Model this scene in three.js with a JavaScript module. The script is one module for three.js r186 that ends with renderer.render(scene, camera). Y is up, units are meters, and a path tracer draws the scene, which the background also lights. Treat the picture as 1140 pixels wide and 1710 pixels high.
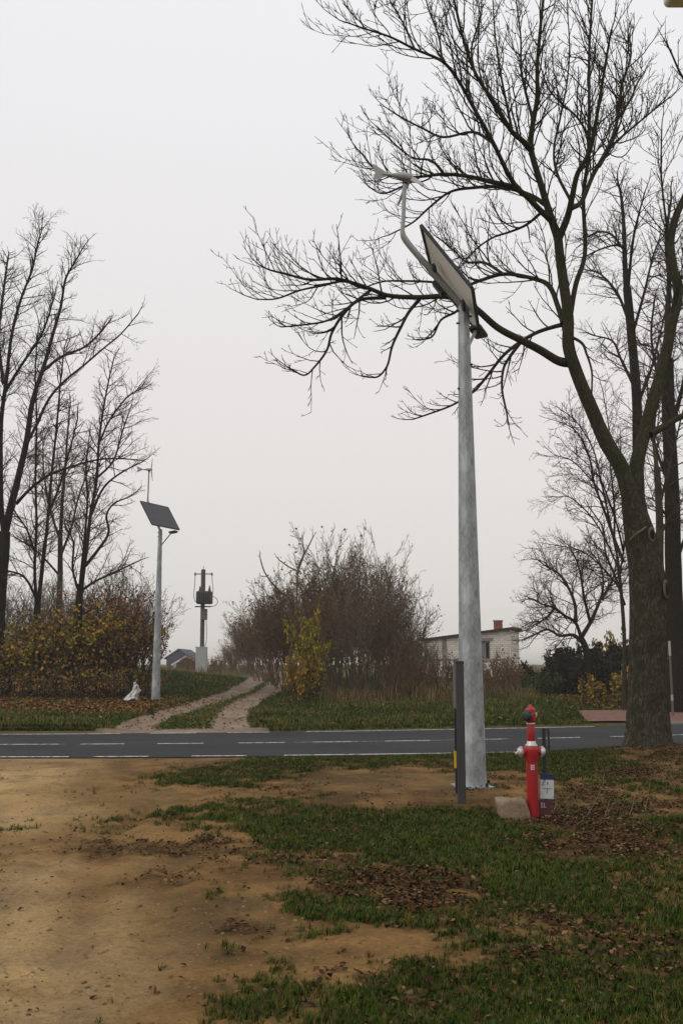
import * as THREE from 'three';
import { RoundedBoxGeometry } from 'three/addons/geometries/RoundedBoxGeometry.js';
import { mergeGeometries, mergeVertices, toCreasedNormals } from 'three/addons/utils/BufferGeometryUtils.js';
import { FontLoader } from 'three/addons/loaders/FontLoader.js';
import { TextGeometry } from 'three/addons/geometries/TextGeometry.js';

// ---------------------------------------------------------------- camera, sky, sun, exposure
const scene = new THREE.Scene();
const EYE = 1.6, F = 1662, PITCH = Math.atan(255 / F);
const camera = new THREE.PerspectiveCamera(2 * Math.atan(855 / F) * 180 / Math.PI, 682 / 1024, 0.1, 3000);
camera.position.set(0, EYE, 0);
camera.rotation.x = PITCH;
scene.add(camera);
const renderer = new THREE.WebGLRenderer({ antialias: true });
renderer.setSize(682, 1024);
renderer.toneMapping = THREE.LinearToneMapping;
renderer.toneMappingExposure = 1.0;
renderer.shadowMap.enabled = true;
{ // overcast sky: paler overhead, greyer and a little warm towards the horizon, the same all round
  const W = 64, Hh = 128, a = new Float32Array(W * Hh * 4);
  for (let j = 0; j < Hh; j++) {
    const e = ((j + 0.5) / Hh - 0.5) * Math.PI, s = Math.max(0, Math.sin(e));
    const L = 0.77 + 0.19 * s, w = Math.min(1, s / 0.5);
    for (let i = 0; i < W; i++) a.set(e > 0 ? [L, L * (0.958 + 0.032 * w), L * (0.905 + 0.105 * w), 1] : [0.16, 0.14, 0.1, 1], (j * W + i) * 4);
  }
  const t = new THREE.DataTexture(a, W, Hh, THREE.RGBAFormat, THREE.FloatType);
  t.mapping = THREE.EquirectangularReflectionMapping; t.magFilter = t.minFilter = THREE.LinearFilter; t.needsUpdate = true;
  scene.background = t; scene.environment = t;
}
const sun = new THREE.DirectionalLight(new THREE.Color(1, 0.96, 0.9), 0.75);
sun.position.set(-45, 50, 28); sun.castShadow = true; sun.shadow.radius = 40;
Object.assign(sun.shadow.camera, { left: -60, right: 60, top: 60, bottom: -60, near: 1, far: 200 });
scene.add(sun);
scene.fog = new THREE.FogExp2(0xe4e0dc, 0.0008);

// ---------------------------------------------------------------- helpers
let seed = 7;
const rnd = () => { seed = (seed + 0x6D2B79F5) | 0; let t = Math.imul(seed ^ (seed >>> 15), 1 | seed); t = (t + Math.imul(t ^ (t >>> 7), 61 | t)) ^ t; return ((t ^ (t >>> 14)) >>> 0) / 4294967296; };
const rr = (a, b) => a + (b - a) * rnd();
const clamp = (x, a = 0, b = 1) => Math.min(b, Math.max(a, x));
const sm = (a, b, x) => { const t = clamp((x - a) / (b - a)); return t * t * (3 - 2 * t); };
const mix = (a, b, t) => a + (b - a) * t;
const mix3 = (a, b, t) => [mix(a[0], b[0], t), mix(a[1], b[1], t), mix(a[2], b[2], t)];
const hash = (x, y) => { let h = Math.imul(x, 374761393) + Math.imul(y, 668265263) | 0; h = Math.imul(h ^ (h >>> 13), 1274126177); return ((h ^ (h >>> 16)) >>> 0) / 4294967296; };
function vn(x, y) { const xi = Math.floor(x), yi = Math.floor(y); let fx = x - xi, fy = y - yi; fx = fx * fx * (3 - 2 * fx); fy = fy * fy * (3 - 2 * fy); return mix(mix(hash(xi, yi), hash(xi + 1, yi), fx), mix(hash(xi, yi + 1), hash(xi + 1, yi + 1), fx), fy); }
const fbm = (x, y, o = 4) => { let s = 0, a = 0.5, n = 0; for (let i = 0; i < o; i++) { s += a * vn(x, y); n += a; a *= 0.5; x = x * 2.03 + 17.3; y = y * 2.03 - 9.1; } return s / n; };
const V = (x, y, z) => new THREE.Vector3(x, y, z);
const CP = Math.cos(PITCH), SP = Math.sin(PITCH);
function at(u, v, D) { // the point at depth D seen there when the photograph was taken
  const x = (u - 570) / F, y = -(v - 855) / F, wy = y * CP + SP, wz = y * SP - CP, k = D / -wz;
  return V(x * k, EYE + wy * k, -D);
}
const roadC = x => { const q = clamp(x, -12, 12), b = 21.2 + 0.18 * q + 0.0115 * q * q; return b + (x - q) * (0.18 + 0.023 * q); };
const nearLine = x => roadC(x) - 3.0 - 0.045 * clamp(x, -12, 12) - 0.001 * clamp(x, -12, 12) ** 2;
const farLine = x => roadC(x) + 3.33 + 0.04 * clamp(x, -12, 12) - 0.0016 * clamp(x, -12, 12) ** 2;
const TRACK = [[[-5.0, 24.4], [-5.5, 27], [-5.75, 31], [-5.5, 38], [-5.0, 47], [-5.2, 60], [-6.0, 80], [-7, 100]], [[-2.7, 25.2], [-3.1, 28.5], [-3.5, 33], [-3.7, 40], [-3.4, 49], [-3.7, 60], [-4.5, 80], [-5.5, 100]]];
const rutX = (k, d) => { const P = TRACK[k]; for (let i = 0; i < P.length - 1; i++) if (d <= P[i + 1][1]) return mix(P[i][0], P[i + 1][0], (d - P[i][1]) / (P[i + 1][1] - P[i][1])); return P[P.length - 1][0]; };
const trackGap = (x, d) => Math.min(Math.abs(x - rutX(0, d)), Math.abs(x - rutX(1, d)));
const trackMid = d => (rutX(0, d) + rutX(1, d)) / 2;
const driveway = (x, d) => sm(8.0, 9.2, x - (d - 28) * 0.02 + 0.0 * d) * (d < 36 ? 1 : 0);
const flatPx = (u, v) => { const a = at(u, v, 1), d = EYE / (EYE - a.y); return [a.x * d, d]; };
const RUTS = [[[-40, 1392], [60, 1352], [150, 1322], [250, 1290], [330, 1268]], [[-40, 1352], [60, 1322], [160, 1296], [240, 1272]], [[-40, 1500], [100, 1425], [215, 1370], [310, 1312], [390, 1274]], [[60, 1720], [130, 1560], [180, 1450], [225, 1370], [285, 1300], [330, 1268]], [[230, 1720], [260, 1580], [285, 1480], [300, 1400], [330, 1330], [370, 1280]], [[-40, 1620], [60, 1530], [150, 1440], [240, 1350]]].map(R => R.map(([u, v]) => flatPx(u, v)));
function H(x, d) {
  const s = d - roadC(x), as = Math.abs(s);
  const eg = Math.max(nearLine(x) - 0.1 - d, d - farLine(x) - 0.1); // metres outside the asphalt
  if (eg < -0.1) return -0.06;
  let y = -0.06 * (1 - sm(-0.1, 0.06, eg));
  if (s < 0) {
    const off = sm(3.4, 4.6, as);
    y += off * (0.06 * (fbm(x * 0.55 + 5, d * 0.55) - 0.5) + 0.022 * (fbm(x * 2.1, d * 2.1 + 3) - 0.5));
    y += 0.07 * Math.exp(-(((s + 4.7) / 0.7) ** 2)) * sm(-3, -0.5, x);
    y += 0.20 * Math.exp(-((x - 6.8) ** 2 / 7 + (d - 16.8) ** 2 / 5));
    if (x < 1.2 && d < 17.6) for (const R of RUTS) { let b = 9; for (let i = 0; i < R.length - 1; i++) { const [ax, ad] = R[i], ex = R[i + 1][0] - ax, ed = R[i + 1][1] - ad, t = clamp(((x - ax) * ex + (d - ad) * ed) / (ex * ex + ed * ed)); b = Math.min(b, Math.hypot(x - ax - ex * t, d - ad - ed * t)); } if (b < 0.5) { const w = b + 0.05 * (vn(x * 5, d * 5) - 0.5); y += off * (-0.018 * Math.exp(-((w / 0.09) ** 2)) + 0.008 * Math.exp(-(((w - 0.17) / 0.06) ** 2))); } }
  } else {
    const onT = sm(0.6, 1.8, Math.abs(x - trackMid(d))), onD = 1 - sm(7.0, 9, x);
    y -= 0.2 * Math.exp(-(((s - 5.4) / 0.9) ** 2)) * onT * onD;
    y += 0.10 * Math.exp(-(((s - 4.1) / 0.5) ** 2)) * onT * onD;
    y += 1.05 * sm(26, 85, d) + 0.0016 * clamp(d - 85, 0, 900);
    y += 0.5 * Math.exp(-((x + 11.0) ** 2 / 9 + (d - 58) ** 2 / 160));
    y += 0.12 * (fbm(x * 0.4, d * 0.4 + 9) - 0.5) * sm(4, 7, as) * onD;
    y -= 0.07 * Math.exp(-((trackGap(x, d) / 0.4) ** 2)) * sm(3.6, 6, as);
  }
  return y;
}
function ground(u, v) { // where that ray meets the terrain
  const a = at(u, v, 1), dx = a.x, dy = a.y - EYE;
  for (let d = 3; d < 400; d += 0.02 + d * 0.002) if (EYE + dy * d < Math.max(H(dx * d, d), -0.01)) return V(dx * d, H(dx * d, d), -d);
  return V(dx * 120, H(dx * 120, 120), -120);
}
const used = {};
function numbered(n) { if (!(n in used)) { used[n] = 0; return n; } used[n]++; return n + '_' + String(used[n]).padStart(3, '0'); }
function tag(o, label, category, group) { o.userData.label = label; o.userData.category = category; if (group) o.userData.group = group; return o; }
function thing(name, label, category, pos, group) { const g = new THREE.Group(); g.name = numbered(name); g.position.copy(pos); scene.add(g); return tag(g, label, category, group); }
function part(name, geo, mat, parent) { const m = new THREE.Mesh(geo, mat); m.name = name; m.castShadow = m.receiveShadow = true; (parent || scene).add(m); return m; }
function struct(name, geo, mat) { const m = part(name, geo, mat); m.userData.kind = 'structure'; return m; }
class Buf {
  constructor(origin = V(0, 0, 0)) { this.o = origin; this.p = []; this.n = []; this.uv = []; this.i = []; this.c = []; this.count = 0; }
  vert(x, y, z, nx, ny, nz, u, v) { this.p.push(x - this.o.x, y - this.o.y, z - this.o.z); this.n.push(nx, ny, nz); this.uv.push(u, v); return this.p.length / 3 - 1; }
  tube(pts, rad, sides, vary) {
    const N = pts.length; let t = V(), nrm = V(), bin = V(), prev = null, along = 0;
    const base = this.p.length / 3;
    for (let k = 0; k < N; k++) {
      t.subVectors(pts[Math.min(N - 1, k + 1)], pts[Math.max(0, k - 1)]).normalize();
      if (!prev) { nrm.set(Math.abs(t.y) > 0.9 ? 1 : 0, Math.abs(t.y) > 0.9 ? 0 : 1, 0).cross(t).normalize(); } else nrm.copy(prev).addScaledVector(t, -prev.dot(t)).normalize();
      prev = prev || V(); prev.copy(nrm); bin.crossVectors(t, nrm);
      if (k) along += pts[k].distanceTo(pts[k - 1]);
      for (let s = 0; s <= sides; s++) {
        const a = s / sides * Math.PI * 2, c = Math.cos(a), q = Math.sin(a), nx = nrm.x * c + bin.x * q, ny = nrm.y * c + bin.y * q, nz = nrm.z * c + bin.z * q;
        const r = rad[k] * (vary ? vary(s % sides / sides, k / (N - 1), along) : 1);
        this.vert(pts[k].x + nx * r, pts[k].y + ny * r, pts[k].z + nz * r, nx, ny, nz, s / sides * Math.max(1, Math.round(rad[0] * 6)) * 1.0, along);
      }
    }
    const w = sides + 1;
    for (let k = 0; k < N - 1; k++) for (let s = 0; s < sides; s++) { const a = base + k * w + s; this.i.push(a, a + 1, a + w, a + 1, a + w + 1, a + w); }
    this.count++;
  }
  leaf(p, size, col, flat = 0) { // a bent quad, two halves
    const a = rr(0, 6.28), e = flat ? rr(-0.35, 0.35) : rr(-1.2, 1.2), t = V(Math.cos(a) * Math.cos(e), Math.sin(e), Math.sin(a) * Math.cos(e));
    const s = flat ? V(-Math.sin(a), rr(-0.3, 0.3), Math.cos(a)).normalize() : V(rr(-1, 1), rr(-1, 1), rr(-1, 1)).cross(t).normalize(), n = V().crossVectors(t, s).normalize();
    const b = this.p.length / 3, L = size, W = size * 0.36, q = size * 0.12;
    const P = [[0, 0, 0], [L * 0.5, W, q], [L, 0, -q * 0.6], [L * 0.5, -W, q]];
    for (const [x, y, z] of P) { this.vert(p.x + t.x * x + s.x * y + n.x * z, p.y + t.y * x + s.y * y + n.y * z, p.z + t.z * x + s.z * y + n.z * z, n.x, n.y, n.z, x / L, 0.5 + y / W * 0.5); this.c.push(col[0], col[1], col[2]); }
    this.i.push(b, b + 2, b + 1, b, b + 3, b + 2);
  }
  geo() {
    const g = new THREE.BufferGeometry();
    g.setAttribute('position', new THREE.Float32BufferAttribute(this.p, 3)); g.setAttribute('normal', new THREE.Float32BufferAttribute(this.n, 3)); g.setAttribute('uv', new THREE.Float32BufferAttribute(this.uv, 2));
    if (this.c.length) g.setAttribute('color', new THREE.Float32BufferAttribute(this.c, 3));
    g.setIndex(this.i); return g;
  }
}
function tex(w, h, fn, srgb, repeat) { // fn(i, j) -> [r, g, b] linear 0..1
  const a = new Uint8Array(w * h * 4), e = x => { x = clamp(x); return 255 * (srgb ? (x < 0.0031308 ? 12.92 * x : 1.055 * x ** (1 / 2.4) - 0.055) : x); };
  for (let j = 0; j < h; j++) for (let i = 0; i < w; i++) { const c = fn(i, j), k = (j * w + i) * 4; a[k] = e(c[0]); a[k + 1] = e(c[1]); a[k + 2] = e(c[2]); a[k + 3] = 255; }
  const t = new THREE.DataTexture(a, w, h); t.magFilter = THREE.LinearFilter; t.minFilter = THREE.LinearMipmapLinearFilter; t.generateMipmaps = true;
  if (srgb) t.colorSpace = THREE.SRGBColorSpace;
  t.wrapS = t.wrapT = THREE.RepeatWrapping; if (repeat) t.repeat.set(...repeat); t.needsUpdate = true; return t;
}
const tn = (x, y, p, o = 4) => { let s = 0, a = 0.5, n = 0, q = p; for (let k = 0; k < o; k++) { // noise that tiles over 0..1
  const X = x * q, Y = y * q, xi = Math.floor(X), yi = Math.floor(Y); let fx = X - xi, fy = Y - yi; fx = fx * fx * (3 - 2 * fx); fy = fy * fy * (3 - 2 * fy);
  const g = (i, j) => hash(((xi + i) % q + q) % q + k * 131, ((yi + j) % q + q) % q + q * 7); s += a * mix(mix(g(0, 0), g(1, 0), fx), mix(g(0, 1), g(1, 1), fx), fy); n += a; a *= 0.5; q *= 2; } return s / n; };
const std = o => (o.roughness >= 0.8 ? new THREE.MeshPhysicalMaterial({ specularIntensity: 0.12, ...o }) : new THREE.MeshStandardMaterial(o)); // matt earth, bark and leaves hardly gloss
const lin = (r, g, b) => new THREE.Color().setRGB(r, g, b);

// ---------------------------------------------------------------- materials
const barkH = (i, j) => { const x = i / 512, y = j / 512; const w = tn(x, y, 4, 2); const r = Math.abs(tn(x + w * 0.05, y * 0.28 + w * 0.02, 24, 3) - 0.5) * 2; return clamp(0.25 + 0.9 * r + 0.35 * (tn(x, y, 48, 2) - 0.5)); };
const barkBump = tex(512, 512, (i, j) => { const h = barkH(i, j); return [h, h, h]; });
const barkCol = (a, b, c, moss) => tex(512, 512, (i, j) => { const x = i / 512, y = j / 512, h = barkH(i, j), m = sm(0.46, 0.62, tn(x, y, 6, 4)) * moss; let k = mix3(a, b, clamp(h * 1.1)); k = mix3(k, c, m); const g = 0.8 + 0.4 * tn(x, y, 64, 1); return k.map(v => v * g); }, true);
const M = {
  bark: std({ map: barkCol([0.009, 0.007, 0.005], [0.125, 0.106, 0.078], [0.034, 0.036, 0.016], 0.7), bumpMap: barkBump, bumpScale: 0.035, roughness: 0.95 }),
  mossBark: std({ map: barkCol([0.012, 0.012, 0.007], [0.085, 0.078, 0.048], [0.034, 0.038, 0.015], 0.8), bumpMap: barkBump, bumpScale: 0.012, roughness: 0.95 }),
  darkBark: std({ map: barkCol([0.010, 0.009, 0.006], [0.038, 0.032, 0.023], [0.02, 0.023, 0.011], 0.5), bumpMap: barkBump, bumpScale: 0.012, roughness: 0.95 }),
  twig: std({ color: lin(0.022, 0.018, 0.013), roughness: 0.9 }),
  twigAsh: std({ color: lin(0.034, 0.029, 0.02), roughness: 0.9 }),
  twigBg: std({ color: lin(0.05, 0.04, 0.03), roughness: 0.9 }),
  twigWarm: std({ color: lin(0.15, 0.098, 0.062), roughness: 0.9 }),
  twigGrey: std({ color: lin(0.135, 0.108, 0.078), roughness: 0.9 }),
  leaf: new THREE.MeshPhysicalMaterial({ vertexColors: true, specularIntensity: 0.2, roughness: 0.85, side: THREE.DoubleSide, transmission: 0.0 }),
  cutWood: std({ color: lin(0.12, 0.1, 0.072), roughness: 0.9 }),
  galv: std({ map: tex(512, 512, (i, j) => { const x = i / 512, y = j / 512, a = tn(x, y, 10, 3), b = tn(x, y, 3, 4); const s = sm(0.55, 0.75, tn(x, y, 5, 4)); const v = 0.30 + 0.26 * (a - 0.5) + 0.14 * (b - 0.5) + s * 0.12 + 0.16 * (tn(x, y, 40, 2) - 0.5); return [v * 0.93, v * 1.0, v * 1.02]; }, true), roughness: 0.55, metalness: 0.1, bumpMap: tex(256, 256, (i, j) => { const v = tn(i / 256, j / 256, 16, 3); return [v, v, v]; }), bumpScale: 0.0015 }),
  paleSteel: std({ color: lin(0.31, 0.32, 0.31), roughness: 0.55, metalness: 0.15 }),
  blackMetal: std({ color: lin(0.02, 0.021, 0.022), roughness: 0.5, metalness: 0.1 }),
  panelFront: std({ color: lin(0.03, 0.03, 0.036), roughness: 0.5 }),
  panelCell: std({ color: lin(0.036, 0.036, 0.044), roughness: 0.55 }),
  panelBack: std({ map: tex(128, 128, (i, j) => { const v = 0.86 * (0.9 + 0.16 * tn(i / 128, j / 128, 5, 4)); return [v, v * 0.97, v * 0.95]; }, true), roughness: 0.7 }),
  turbine: std({ color: lin(0.36, 0.36, 0.345), roughness: 0.55 }),
  white: std({ color: lin(0.7, 0.7, 0.68), roughness: 0.5 }),
  red: std({ map: tex(256, 256, (i, j) => { const a = tn(i / 256, j / 256, 6, 5); const s = sm(0.66, 0.74, tn(i / 256, j / 256, 20, 3)); return mix3([0.36 * (0.8 + 0.4 * a), 0.007, 0.012], [0.2, 0.05, 0.04], s * 0.5); }, true), roughness: 0.42 }),
  alu: std({ color: lin(0.55, 0.54, 0.52), roughness: 0.45, metalness: 0.35 }),
  darkGreen: std({ color: lin(0.022, 0.03, 0.026), roughness: 0.6 }),
  postGrey: std({ map: tex(128, 256, (i, j) => { const v = 0.04 * (0.7 + 0.6 * tn(i / 128, j / 256, 6, 4)); return [v, v, v * 1.03]; }, true), roughness: 0.7 }),
  rock: std({ map: tex(256, 256, (i, j) => { const v = tn(i / 256, j / 256, 6, 5); return mix3([0.16, 0.11, 0.07], [0.36, 0.27, 0.19], v); }, true), bumpMap: barkBump, bumpScale: 0.01, roughness: 0.95 }),
};
M.leaf.transmission = 0; 
const colored = (r, g, b, rough = 0.7, metal = 0) => std({ color: lin(r, g, b), roughness: rough, metalness: metal });

// ---------------------------------------------------------------- ground cover: grass, leaf litter and sand where the yard has them
const CTRL = [[50,1300,0,0],[150,1350,0,0],[100,1450,0,0],[50,1550,0,0],[200,1550,0,0],[80,1680,0,.05],[250,1500,0,.03],[300,1600,.02,.08],[180,1285,0,.03],[330,1272,.12,.1],[250,1335,0,.03],[30,1275,.05,.05],[420,1510,.04,.08],[380,1462,.25,.35],[190,1422,.08,.7],[245,1418,.2,.8],[305,1410,.3,.7],[265,1463,.15,.7],[312,1458,.25,.6],[290,1440,.0,.05],[220,1445,0,.05],[480,1540,.03,.06],[330,1562,.0,.05],[300,1395,.05,.1],[120,1600,0,.03],[220,1660,.02,.1],[160,1700,.02,.08],
[340,1290,.7,.2],[450,1275,.9,.1],[600,1270,.9,.1],[700,1270,.9,.1],[800,1272,.85,.1],[320,1357,.75,.1],[420,1345,.5,.2],[500,1382,.9,.1],[560,1390,.8,.1],[650,1400,.92,.1],[720,1358,.8,.1],[740,1380,.9,.1],[800,1390,.85,.2],[860,1450,.95,.1],[900,1480,.97,.1],[960,1500,.9,.1],[520,1525,.9,.2],[980,1460,.9,.2],[1060,1470,.5,.5],[1100,1400,.2,.9],[1000,1340,.25,.8],[1080,1300,.4,.7],[950,1300,.6,.4],[880,1278,.75,.3],[1000,1275,.75,.3],[1110,1280,.3,.7],
[480,1322,.15,.35],[560,1303,.05,.2],[650,1315,.03,.12],[720,1304,.0,.05],[690,1300,.0,.05],[850,1300,.1,.45],[700,1342,.25,.25],[610,1340,.12,.3],[820,1330,.1,.3],[600,1480,.05,1],[680,1500,.1,.95],[560,1455,.2,.8],[740,1470,.3,.7],[920,1400,.3,.9],[830,1400,.6,.6],[960,1380,.15,1],[820,1550,.05,.3],[700,1580,.08,.15],[620,1600,.2,.15],[560,1560,.0,.12],[780,1575,.1,.15],[850,1590,.2,.5],[1000,1560,.4,.7],[1100,1550,.3,.7],[900,1620,.75,.4],[700,1640,.65,.3],[1000,1680,.85,.35],[1100,1680,.65,.4],[800,1690,.85,.25],[600,1690,.55,.3],[500,1660,.5,.3],[450,1620,.25,.2],[400,1690,.3,.2],[1100,1620,.65,.45],[400,1565,.08,.7],[350,1640,.05,.4],[250,1700,.1,.2],[800,1560,.55,.2],[640,1560,.25,.2],[500,1600,.1,.12]]
  .map(([u, v, g, l]) => { if (u > 500 && v > 1345) { g = Math.min(1, g * 0.88 + 0.2); l *= 0.6; } else if (u > 350) { l *= 0.75; } const a = at(u, v, 1), d = EYE / (EYE - a.y); return [a.x * d, d, g, l]; });
function cover(x, d) {
  let W = 0, g = 0, l = 0;
  for (const c of CTRL) { const k = 1 / c[1], ex = (x - c[0]) * k, ed = (d - c[1]) * k * 0.55, q = ex * ex + ed * ed + 0.0002, w = 1 / (q * q); W += w; g += w * c[2]; l += w * c[3]; }
  return [g / W, l / W];
}
const GRID = (() => { // cover() on a coarse lattice, read back bilinearly
  const X0 = -16, X1 = 16, D0 = 2, D1 = 20, nx = 321, nd = 181, a = new Float32Array(nx * nd * 2);
  for (let j = 0; j < nd; j++) for (let i = 0; i < nx; i++) { const c = cover(mix(X0, X1, i / (nx - 1)), mix(D0, D1, j / (nd - 1))); a[(j * nx + i) * 2] = c[0]; a[(j * nx + i) * 2 + 1] = c[1]; }
  return (x, d, k) => { const X = clamp((x - X0) / (X1 - X0)) * (nx - 1.001), Y = clamp((d - D0) / (D1 - D0)) * (nd - 1.001), i = X | 0, j = Y | 0, fx = X - i, fy = Y - j, q = (m, n) => a[((j + n) * nx + i + m) * 2 + k]; return mix(mix(q(0, 0), q(1, 0), fx), mix(q(0, 1), q(1, 1), fx), fy); };
})();
const grassAt = (x, d) => sm(0.22, 1.0, GRID(x, d, 0) + 0.75 * (fbm(x * 1.5 + 31, d * 1.5, 3) - 0.5) + 0.75 * (fbm(x * 6.5 + 3, d * 6.5, 3) - 0.5));
const litterAt = (x, d) => sm(0.28, 0.9, GRID(x, d, 1) + 0.7 * (fbm(x * 1.5 - 11, d * 1.5 + 40, 3) - 0.5) + 0.7 * (fbm(x * 7 - 11, d * 7 + 40, 3) - 0.5));

function patch(name, X0, X1, D0, D1, step, map, extra) {
  const nx = Math.round((X1 - X0) / step), nd = Math.round((D1 - D0) / step), P = [], U = [], I = [];
  for (let j = 0; j <= nd; j++) for (let i = 0; i <= nx; i++) { const x = mix(X0, X1, i / nx), d = mix(D0, D1, j / nd); P.push(x, H(x, d), -d); U.push((x - X0) / (X1 - X0), (d - D0) / (D1 - D0)); }
  for (let j = 0; j < nd; j++) for (let i = 0; i < nx; i++) { const a = j * (nx + 1) + i; I.push(a, a + 1, a + nx + 1, a + 1, a + nx + 2, a + nx + 1); }
  const g = new THREE.BufferGeometry(); g.setAttribute('position', new THREE.Float32BufferAttribute(P, 3)); g.setAttribute('uv', new THREE.Float32BufferAttribute(U, 2)); g.setIndex(I); g.computeVertexNormals();
  return struct(name, g, std({ map, roughness: 1, ...extra }));
}
{ // the yard in front of the road
  const X0 = -9, X1 = 9, D0 = 2.6, D1 = 20.6, N = 2048, hgt = new Float32Array(N * N);
  const map = tex(N, N, (i, j) => {
    const x = mix(X0, X1, (i + 0.5) / N), d = mix(D0, D1, (j + 0.5) / N);
    const g = grassAt(x, d), l = litterAt(x, d), big = fbm(x * 0.6 + 3, d * 0.6 + 8, 3), mid = fbm(x * 3.1, d * 3.1, 3), fine = vn(x * 34, d * 34), grit = hash(i, j);
    const lx = x + 0.25 * d, streak = fbm(lx * 3.4, d * 0.35 + 4, 3);
    let c = mix3([0.225, 0.152, 0.076], [0.45, 0.3, 0.135], clamp(0.5 + 1.5 * (big - 0.5) + 1.0 * (mid - 0.5) + 0.7 * (streak - 0.5)));
    const yardSide = sm(-0.5, 1.1, x + 0.1 + 0.26 * d + 2.2 * (big - 0.5)); // trodden sand of the lane on the left, brown garden earth on the right
    c = mix3(c, [c[0] * 0.4, c[1] * 0.37, c[2] * 0.33], yardSide);
    c = mix3(c, [0.17, 0.098, 0.036], (1 - yardSide) * sm(0.52, 0.7, fbm(x * 1.1 + 77, d * 1.9 + 5, 4)) * 0.75);
    const soil = sm(0.02, 0.28, GRID(x, d, 0) + 0.5 * GRID(x, d, 1) + 0.3 * (mid - 0.5));
    c = mix3(c, mix3([0.07, 0.038, 0.014], [0.24, 0.137, 0.05], sm(0.25, 0.75, 0.5 * mid + 0.5 * big)), soil * 0.85);
    c = mix3(c, [0.03, 0.019, 0.009], l * (0.55 + 0.45 * fine) * 0.95);
    c = mix3(c, mix3([0.014, 0.017, 0.004], [0.04, 0.036, 0.011], fine), g * 0.85);
    const k = 0.74 + 0.26 * fine + 0.2 * vn(x * 90, d * 90) + 0.3 * (grit - 0.5) - (grit > 0.98 ? 0.35 : 0);
    hgt[j * N + i] = 0.45 * fine + 0.25 * grit + 0.3 * mid;
    return c.map(v => v * k);
  }, true);
  const bump = tex(N, N, (i, j) => { const v = hgt[j * N + i]; return [v, v, v]; });
  patch('ground', X0, X1, D0, D1, 0.06, map, { bumpMap: bump, bumpScale: 0.016 });
}
const leafBelt = (x, d) => { const s = d - roadC(x); return Math.max(sm(10.5, 13.5, s) * (1 - sm(-7.8, -6.0, x - 0.02 * d + 0.2)) * (1 - sm(18, 24, s)), sm(7.5, 11, x) * sm(7.0, 10, s) * 0.7); };
{ // the verge, the track and the rising field beyond the road
  const X0 = -45, X1 = 45, D0 = 20.4, D1 = 96, W = 2048, Hh = 1720;
  const map = tex(W, Hh, (i, j) => {
    const x = mix(X0, X1, (i + 0.5) / W), d = mix(D0, D1, (j + 0.5) / Hh), s = d - roadC(x);
    const mid = fbm(x * 1.3, d * 0.9, 4), fine = vn(x * 9, d * 9), grit = hash(i, j);
    let c = mix3([0.032, 0.046, 0.010], [0.085, 0.10, 0.026], mid);
    c = mix3(c, [0.12, 0.095, 0.04], sm(0.55, 0.75, fbm(x * 0.5 + 9, d * 0.5, 4)) * 0.6);
    c = mix3(c, [0.13, 0.078, 0.04], (1 - sm(3.5, 4.1, s + 0.5 * (mid - 0.5))) * 0.6);
    const dirt = (1 - sm(0.46, 0.68, trackGap(x, d) + 0.4 * (mid - 0.5))) + (1 - sm(4.4, 6.4, s + 1.5 * (mid - 0.5))) * (1 - sm(1.2, 2.6, Math.abs(x - trackMid(d))));
    c = mix3(c, mix3([0.15, 0.108, 0.075], [0.32, 0.245, 0.185], mid), clamp(dirt));
    const lf = clamp(leafBelt(x, d) * sm(0.3, 0.5, fbm(x * 1.1 + 50, d * 1.1, 4)) * (1 - clamp(dirt) * 0.7));
    c = mix3(c, mix3([0.06, 0.034, 0.015], [0.16, 0.078, 0.025], fine), lf * 0.85);
    const k = 0.75 + 0.35 * fine + 0.25 * (grit - 0.5);
    return c.map(v => v * k);
  }, true);
  patch('field', X0, X1, D0, D1, 0.3, map);
}
{ // the land out to the horizon
  const xs = [], ds = []; for (let i = -40; i <= 40; i++) xs.push(Math.sign(i) * (Math.abs(i) * 2 + Math.abs(i / 40) ** 3 * 260)); for (let i = -12; i <= 60; i++) ds.push(i < 0 ? i * 6 : i * 2.5 + (i / 60) ** 4 * 330);
  const P = [], C = [], I = [];
  for (const d of ds) for (const x of xs) { const inA = x > -46 && x < 46 && d > 2 && d < 96; P.push(x, (d > 0 ? Math.max(H(x, d), -0.06) : 0) - (inA ? 0.5 : 0.02), -d); const m = fbm(x * 0.05, d * 0.05, 4); C.push(...mix3([0.05, 0.06, 0.018], [0.12, 0.10, 0.045], m)); }
  const n = xs.length; for (let j = 0; j < ds.length - 1; j++) for (let i = 0; i < n - 1; i++) { const a = j * n + i; I.push(a, a + 1, a + n, a + 1, a + n + 1, a + n); }
  const g = new THREE.BufferGeometry(); g.setAttribute('position', new THREE.Float32BufferAttribute(P, 3)); g.setAttribute('color', new THREE.Float32BufferAttribute(C, 3)); g.setIndex(I); g.computeVertexNormals();
  struct('land', g, std({ vertexColors: true, roughness: 1 }));
}

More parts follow.
